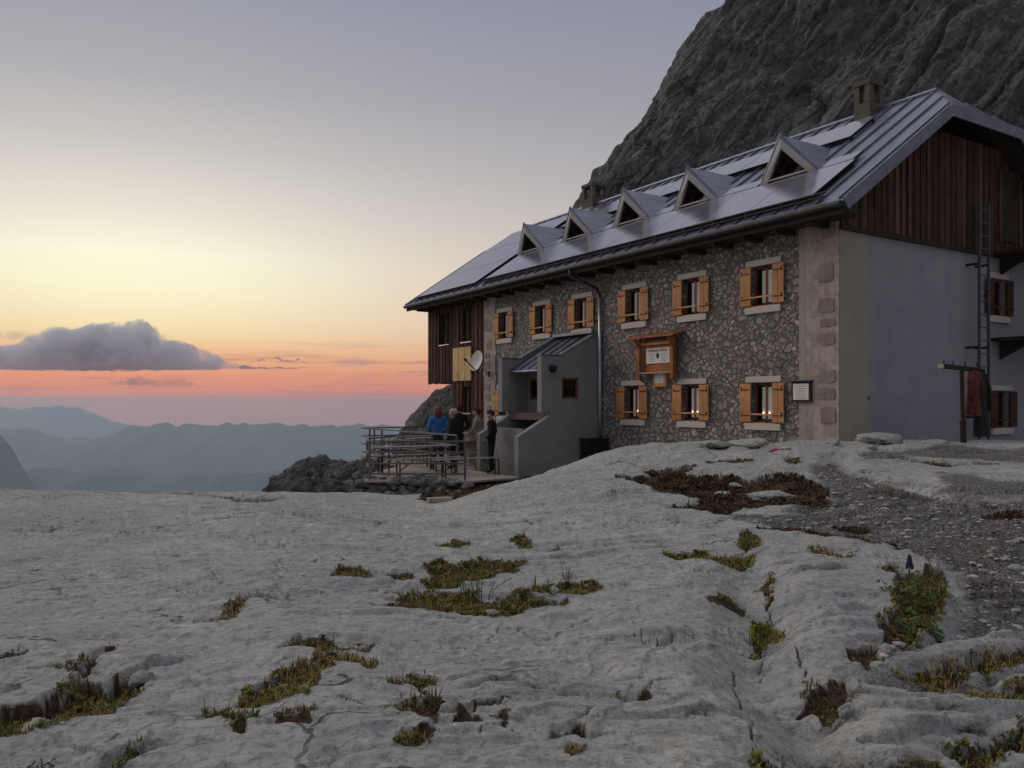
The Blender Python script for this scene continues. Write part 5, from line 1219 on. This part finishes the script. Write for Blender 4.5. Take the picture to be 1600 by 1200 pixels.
def build_tables():
    def legs(h, w, parent, xs):
        for x in xs:
            mb = MB()
            for y in (-w/2, w/2): mb.bar((x, y, 0), (x, y, h-.03), .03, .03)
            mb.bar((x, -w/2, .05), (x, w/2, .05), .025, .025); mb.bar((x, -w/2, h-.05), (x, w/2, h-.05), .025, .025); mb.bar((x, 0, .3*h), (x*.45, 0, h-.03), .02, .02)
            mb.build('leg_frame', MT['iron'], parent)
    t = empty('beer_table', (0, 0, 0)); mb = MB(); mb.box(-1.1, 1.1, -.25, .25, .73, .76); mb.build('table_top', MT['greywood'], t, bevel=.005); legs(.73, .42, t, (-.8, .8))
    b = empty('beer_bench', (0, 0, 0)); mb = MB(); mb.box(-1.1, 1.1, -.125, .125, .45, .475); mb.build('bench_seat', MT['greywood'], b, bevel=.005); legs(.45, .2, b, (-.8, .8))
    TB = [(-4.75, 9.75, 'grey folding table just behind the nearer terrace railing'), (-1.9, 14.0, 'grey folding table in the middle of the terrace behind the group'), (-2.2, 15.6, 'grey folding table at the far end of the terrace'), (-2.55, 11.55, 'grey folding table between the grey haired person and the person in blue')]
    BN = [(-4.7, 9.05, 'folding bench in front of the nearest table'), (-4.6, 10.5, 'folding bench behind the nearest table'), (-1.9, 13.45, 'folding bench in front of the middle table'), (-1.9, 14.6, 'folding bench behind the middle table'),
          (-2.2, 16.2, 'folding bench at the very end of the terrace'), (-1.55, 10.35, 'folding bench beside the porch wall behind the person in black'), (-3.75, 8.35, 'folding bench left of the person in black at the steps')]
    for i, (x, y, l) in enumerate(TB):
        o = t if i == 0 else copy_tree(t); o.location = hw(x, y, TZ); o.rotation_euler = (0, 0, HA); tag(o, l, 'table', 'folding tables on the terrace')
    for i, (x, y, l) in enumerate(BN):
        o = b if i == 0 else copy_tree(b); o.location = hw(x, y, TZ); o.rotation_euler = (0, 0, HA); tag(o, l, 'bench', 'folding benches on the terrace')
    o = empty('wooden_cabinet', hw(-1.9, 11.55, TZ), HA, 'pale wooden cabinet standing between the two groups of people', 'cabinet')
    mb = MB(); mb.box(-.2, .2, -.16, .16, .06, .98); mb.build('body', MT['palewood'], o, bevel=.008)
    mb = MB(); mb.box(-.23, .23, -.19, .19, .98, 1.02); mb.build('top_board', MT['palewood'], o)
    mb = MB()
    for xx in (-.17, .17):
        for yy in (-.13, .13): mb.box(xx-.02, xx+.02, yy-.02, yy+.02, 0, .06)
    mb.build('feet', MT['palewood'], o)
build_tables()
def build_rubble():
    a, b = Vector((-4.1, 20.55, 0)), Vector((-.95, 18.5, 0)); o = empty('rubble_wall', ((a.x+b.x)/2, (a.y+b.y)/2, -3.0), 0, 'dry rubble stone wall holding up the terrace below the nearer railing', 'wall')
    rr = random.Random(2); me_all = []
    bm = bmesh.new()
    for row in range(6):
        n = 13
        for i in range(n):
            t = (i+.5*(row % 2)+rr.uniform(-.2, .2))/n; p = a.lerp(b, t); tmp = bmesh.new(); bmesh.ops.create_icosphere(tmp, subdivisions=3, radius=1)
            P = np.array([v.co[:] for v in tmp.verts]); s = rr.random()*50
            Q = P*(1+.22*fbm(P[:, 0]*1.3+s, P[:, 1]*1.3, P[:, 2]*1.3, o=3))[:, None]
            g2 = np.random.default_rng(int(s*10))
            for _ in range(11):
                nn = g2.normal(size=3); nn /= np.linalg.norm(nn); Q = Q-np.maximum(Q@nn-.58-.2*g2.random(), 0)[:, None]*nn*.96
            sz = .75+.6*rr.random(); Q = Q*np.array([(.15+.10*rr.random())*sz, .19, .125*sz]); an = rr.uniform(-.35, .35); Q = np.stack([Q[:, 0]*math.cos(an)-Q[:, 2]*math.sin(an), Q[:, 1], Q[:, 0]*math.sin(an)+Q[:, 2]*math.cos(an)], 1)
            off = np.array([p.x-o.location.x, p.y-o.location.y-row*-.05, .12+row*.185+rr.uniform(-.05, .05)])
            bs = len(bm.verts); vs_ = [bm.verts.new(q+off) for q in Q]
            for f in tmp.faces: bm.faces.new([vs_[v.index] for v in f.verts])
            tmp.free()
    me = bpy.data.meshes.new('stones'); bm.to_mesh(me); bm.free(); relink('stones', me, MT['dark_boulder'], o)
build_rubble()

# small block on the rock edge and the bird
def small_things():
    x, y = on_ground(688, 784); o = empty('wooden_block', (x, y, gz(x, y)-.02), R(20), 'short squared timber block lying on the rock edge below the terrace', 'timber')
    mb = MB(); mb.box(-.22, .2, -.08, .08, 0, .09); mb.build('timber', MT['palewood'], o, bevel=.01)
    mb = MB(); mb.box(.2, .24, -.085, .085, -.005, .1); mb.build('end_cap', MT['iron'], o)
    o = empty('bird', (-6.3, 26.6, -2.16), R(60), 'small black bird perched on the low dark rock hump', 'bird')
    bm = bmesh.new(); pts = [(0, -.02, .09), (0, .06, .12), (0, .11, .17), (0, .13, .20), (0, .17, .198), (0, -.1, .10), (0, -.22, .14), (.02, .0, .05), (.02, .01, 0), (-.02, 0, .05), (-.02, .01, 0)]
    v = [bm.verts.new(p) for p in pts]
    for a, b in ((0, 1), (1, 2), (2, 3), (3, 4), (0, 5), (5, 6), (0, 7), (7, 8), (0, 9), (9, 10)): bm.edges.new((v[a], v[b]))
    me = bpy.data.meshes.new('bird_body'); bm.to_mesh(me); bm.free(); skin(me, [.055, .055, .035, .033, .006, .04, .012, .012, .006, .012, .006], 0, 'plumage', [MT['iron']], o); o.scale = (.75,)*3
def skin(me, radii, root, name, mats, parent, assign=None, sub=1):
    tmp = bpy.data.objects.new('tmp', me); col.objects.link(tmp)
    sk = tmp.modifiers.new('skin', 'SKIN'); sk.use_smooth_shade = True
    for i, d in enumerate(me.skin_vertices[0].data):
        r = radii[i]; d.radius = r if hasattr(r, '__len__') else (r, r); d.use_root = (i == root)
    if sub: s = tmp.modifiers.new('sub', 'SUBSURF'); s.levels = sub; s.render_levels = sub
    bpy.context.view_layer.update(); out = bpy.data.meshes.new_from_object(tmp.evaluated_get(bpy.context.evaluated_depsgraph_get()))
    bpy.data.objects.remove(tmp); out.name = name
    out.materials.clear()
    o = relink(name, out, mats, parent, smooth=True)
    if assign:
        for p in out.polygons: p.material_index = assign(p.center)
    return o
small_things()

# ================================================================== people
MT['skin'] = m_plain('skin', (.42, .25, .18), .6, .08, 12)
def cloth(n, c): return m_plain(n, c, .9, .25, 14)
def person(px, Y, H, face, label, top, legs_c, hair_c, hat=None, long_hair=False, arms='down', lean=0, coat=False, head_down=0, grey=False):
    X = (px-CX)/K*Y; o = empty('person', (X, Y, TZ), face, label, 'person')      # faces local +y
    pts, rad, ed = [], [], []
    def v(p, r, par=None):
        pts.append(Vector(p)*H); rad.append((r[0]*H, r[1]*H) if hasattr(r, '__len__') else (r*H, r*H)); i = len(pts)-1
        if par is not None: ed.append((par, i))
        return i
    ly = lambda z: lean*(z-.5)
    pel = v((0, 0, .53), (.088, .072)); wa = v((0, ly(.62), .62), (.088, .070), pel); ch = v((0, ly(.73), .73), (.102, .078), wa); up = v((0, ly(.80), .795), (.08, .06), ch)
    nk = v((0, ly(.845)+.004, .845), .030, up); hb_ = v((0, ly(.88)+.012, .878), (.042, .046), nk); hd = v((0, ly(.92)+.016+head_down, .925), (.047, .056), hb_); tp = v((0, ly(.95)+.008+head_down, .962), (.040, .046), hd)
    v((0, ly(.92)+.078+head_down, .912), .008, hd)
    for s in (-1, 1): v((s*.053, ly(.92)+.008+head_down, .918), .009, hd)
    wrists = []
    for s in (-1, 1):
        sh = v((s*.112, ly(.80), .798), .046, up)
        if arms == 'down' or (arms == 'one' and s > 0): el = (s*.135, ly(.64)-.012, .635); wr = (s*.125, ly(.50)+.05, .495); dr = Vector((0, .25, -1))
        elif arms == 'pocket': el = (s*.155, ly(.64)-.03, .64); wr = (s*.10, .06, .535); dr = Vector((-s*.5, .4, -.6))
        elif arms == 'crossed': el = (s*.145, ly(.65)+.03, .65); wr = (-s*.02, .10+.015*s, .67); dr = Vector((-s, .1, .1))
        else: el = (s*.13, .06, .66); wr = (s*.11, .19, .55); dr = Vector((0, .7, -.6))
        e = v((el[0]*1.1, el[1], el[2]), .037, sh); w = v(wr, .024, e); wrists.append(Vector(wr)*H)
        dr = dr.normalized(); pc = Vector(wr)+dr*.030; p = v(pc, (.020, .013), w); side = dr.cross(Vector((0, .3, 1))).normalized()
        for q, ln in enumerate((.034, .04, .037, .030)):
            f0 = pc+dr*.02+side*(q-1.5)*.0105; f1 = f0+dr*ln*.6; f2 = f1+(dr+Vector((0, .2, -.5))).normalized()*ln*.5
            a = v(f0, .0056, p); b = v(f1, .005, a); v(f2, .004, b)
        t0 = pc-side*.022+dr*.004; a = v(t0, .006, p); v(t0-side*.012+dr*.02, .005, a)
    ank = []
    for s in (-1, 1):
        hp = v((s*.050, 0, .49), (.055, .056), pel); kn = v((s*.056, .012, .28), (.037, .039), hp); an = v((s*.056, -.008, .055), (.026, .030), kn); v((s*.064, .075, .022), (.024, .018), an)
    bm = bmesh.new(); vv = [bm.verts.new(p) for p in pts]
    for a, b in ed: bm.edges.new((vv[a], vv[b]))
    me = bpy.data.meshes.new('body'); bm.to_mesh(me); bm.free()
    zt = (.44 if coat else .52)*H
    def asg(c):
        if c.z > .855*H: return 0
        if any((c-w).length < .075*H and (c-w).length > .012*H and (c.z < w.z+.006*H or arms in ('crossed',)) and abs(c.x) > .06*H and (c.y > w.y-.02*H) for w in wrists) and c.z < .7*H: return 0
        if c.z < .055*H: return 3
        return 1 if c.z > zt or (abs(c.x) > .1*H) else 2
    skin(me, rad, 0, 'body', [MT['skin'], top, legs_c, MT['iron']], o, asg, 2)
    hc = Vector((0, ly(.93)+.006+head_down, .935))*H
    def cap(name, m, sc, off, zcut):
        b = bmesh.new(); bmesh.ops.create_icosphere(b, subdivisions=4, radius=1)
        P = np.array([q.co[:] for q in b.verts]); d = 1+.06*fbm(P[:, 0]*4, P[:, 1]*4, P[:, 2]*4, o=3)
        for q, dd in zip(b.verts, d):
            c = q.co*dd
            if c.z < zcut and c.y > -.25: c = Vector((c.x*.74, c.y*(.5 if c.y > 0 else .9), c.z))
            q.co = Vector((c.x*sc[0], c.y*sc[1], c.z*sc[2]))*H+hc+Vector(off)*H
        m2 = bpy.data.meshes.new(name); b.to_mesh(m2); b.free(); relink(name, m2, m, o, smooth=True)
    if hat: cap('beanie', hat, (.058, .066, .056), (0, -.002, .008), -.1)
    else: cap('hair', hair_c, (.060, .066, .060), (0, -.008, .006), .05)
    if long_hair: cap('long_hair', hair_c, (.066, .045, .085), (0, -.042, -.045), -1.2)
    if coat:
        mb = MB(); n = 20; rows = [(.72, .118, .085), (.60, .108, .082), (.50, .118, .092), (.42, .125, .098)]
        ring = [[(math.cos(2*math.pi*k/n)*a*H, (math.sin(2*math.pi*k/n)*b+ly(z)*.7)*H, z*H) for k in range(n)] for z, a, b in rows]
        for r0, r1 in zip(ring[:-1], ring[1:]):
            for k in range(n): mb.poly([r0[k], r0[(k+1) % n], r1[(k+1) % n], r1[k]])
        mb.build('coat', top, o, smooth=True)
    return o
C = cloth
person(684, 25.0, 1.78, R(20), 'person in a bright blue jacket with reddish brown hair', C('blue_jacket', (.03, .15, .42)), C('dark_trousers', (.02, .02, .024)), C('auburn_hair', (.13, .055, .03)), long_hair=True, arms='pocket')
person(708, 23.3, 1.76, R(70), 'grey haired person in a long dark jacket', C('charcoal_coat', (.022, .022, .024)), C('charcoal_trousers', (.018, .018, .02)), C('grey_hair', (.36, .34, .32)), coat=True, arms='pocket')
person(717, 26.2, 1.86, R(30), 'dark haired person half hidden behind the grey haired one', C('black_jacket', (.018, .016, .016)), C('black_trousers', (.015, .015, .016)), C('dark_hair', (.03, .018, .013)), arms='pocket')
person(750, 23.4, 1.78, R(75), 'person in a light grey sweater reaching forward with short dark hair', C('grey_sweater', (.25, .235, .245)), C('brown_trousers', (.04, .034, .03)), C('short_dark_hair', (.025, .018, .015)), arms='reach', lean=.12)
person(768, 21.8, 1.74, R(80), 'person in black with a dark navy beanie at the foot of the steps', C('black_coat', (.011, .010, .011)), C('dark_jeans', (.013, .012, .013)), C('hair_under_hat', (.02, .015, .012)), hat=C('navy_beanie', (.015, .018, .055)), arms='pocket', coat=False, head_down=.012)

# ================================================================== clothes stand before the gable wall
def build_stand():
    Y = 14.6; p = at(1503, 690, Y); z0 = gz(p.x, p.y); zt = (HY-576)/K*Y
    o = empty('clothes_stand', (p.x, p.y, z0), HA, 'dark wooden T shaped post with pegs in front of the gable wall', 'post')
    h = zt-z0; mb = MB(); mb.tube([(.05, 0, -.05), (.03, 0, .3*h)], .055, 8); mb.tube([(.03, 0, .29*h), (-.01, 0, h)], .036, 8); mb.build('post', MT['soffit'], o)
    mb = MB(); mb.bar((-.70, -.02, h+.03), (.62, .04, h-.01), .09, .075); mb.bar((-.74, -.02, h+.031), (-.7, -.02, h+.03), .092, .078, 1); mb.build('crossbar', [MT['soffit'], MT['palewood']], o)
    mb = MB()
    for x in (-.6, -.3, .1, .5): mb.tube([(x, 0, h+.05), (x, -.01, h+.13)], .012, 6)
    mb.build('pegs', MT['iron'], o)
    def hang(name, x0, length, w, m, label, seed, cat):
        c = empty(name, o.matrix_basis @ Vector((x0, -.07, h-length)), HA, label, cat)
        rows, n = 26, 22; V = []; rr = random.Random(seed)
        for i in range(rows+1):
            t = i/rows; z = length*(1-t); ww = w*(.45+.55*min(1, t*3.2))*(1-.06*math.sin(t*5)); dp = .055+.05*t
            for k in range(n):
                a = 2*math.pi*k/n; f = 1+.13*math.sin(k*2.0+seed+t*2.5)*t
                V.append((math.cos(a)*ww/2*f+.02*math.sin(t*4+seed), math.sin(a)*dp*f, z))
        F = [[i*n+k, i*n+(k+1) % n, (i+1)*n+(k+1) % n, (i+1)*n+k] for i in range(rows) for k in range(n)]+[list(range(n)), list(range(rows*n, rows*n+n))[::-1]]
        me = bpy.data.meshes.new('garment'); me.from_pydata(V, [], F); me.update(); relink('garment', me, m, c, smooth=True)
        mb = MB()
        for s in (-1, 1): mb.tube([(s*w*.3, -.01, length*.93), (s*w*.52, -.03, length*.7), (s*w*.52, -.05, length*.38)], [.05, .055, .045], 9)
        mb.build('sleeves', m, c, smooth=True)
    rj = mat('red_check', (.3, .03, .03), .9); g = G(rj)
    ch = g.N.new('ShaderNodeTexChecker'); ch.inputs['Scale'].default_value = 16; ch.inputs[1].default_value = (.14, .026, .026, 1); ch.inputs[2].default_value = (.05, .02, .019, 1); g.L.new(g.obj(), ch.inputs[0])
    nz = g.noise(8, 3); g.color(g.mix(g.ramp(nz, [(.45, 0), (.7, .6)]), ch.outputs[0], (.2, .04, .03)))
    hang('red_jacket', .27, .86, .32, rj, 'red checked jacket hanging on the clothes stand', 1, 'jacket')
    hang('dark_coat', .52, 1.25, .36, C('dark_coat_cloth', (.02, .019, .022)), 'long dark coat hanging at the right end of the clothes stand', 3, 'coat')
build_stand()
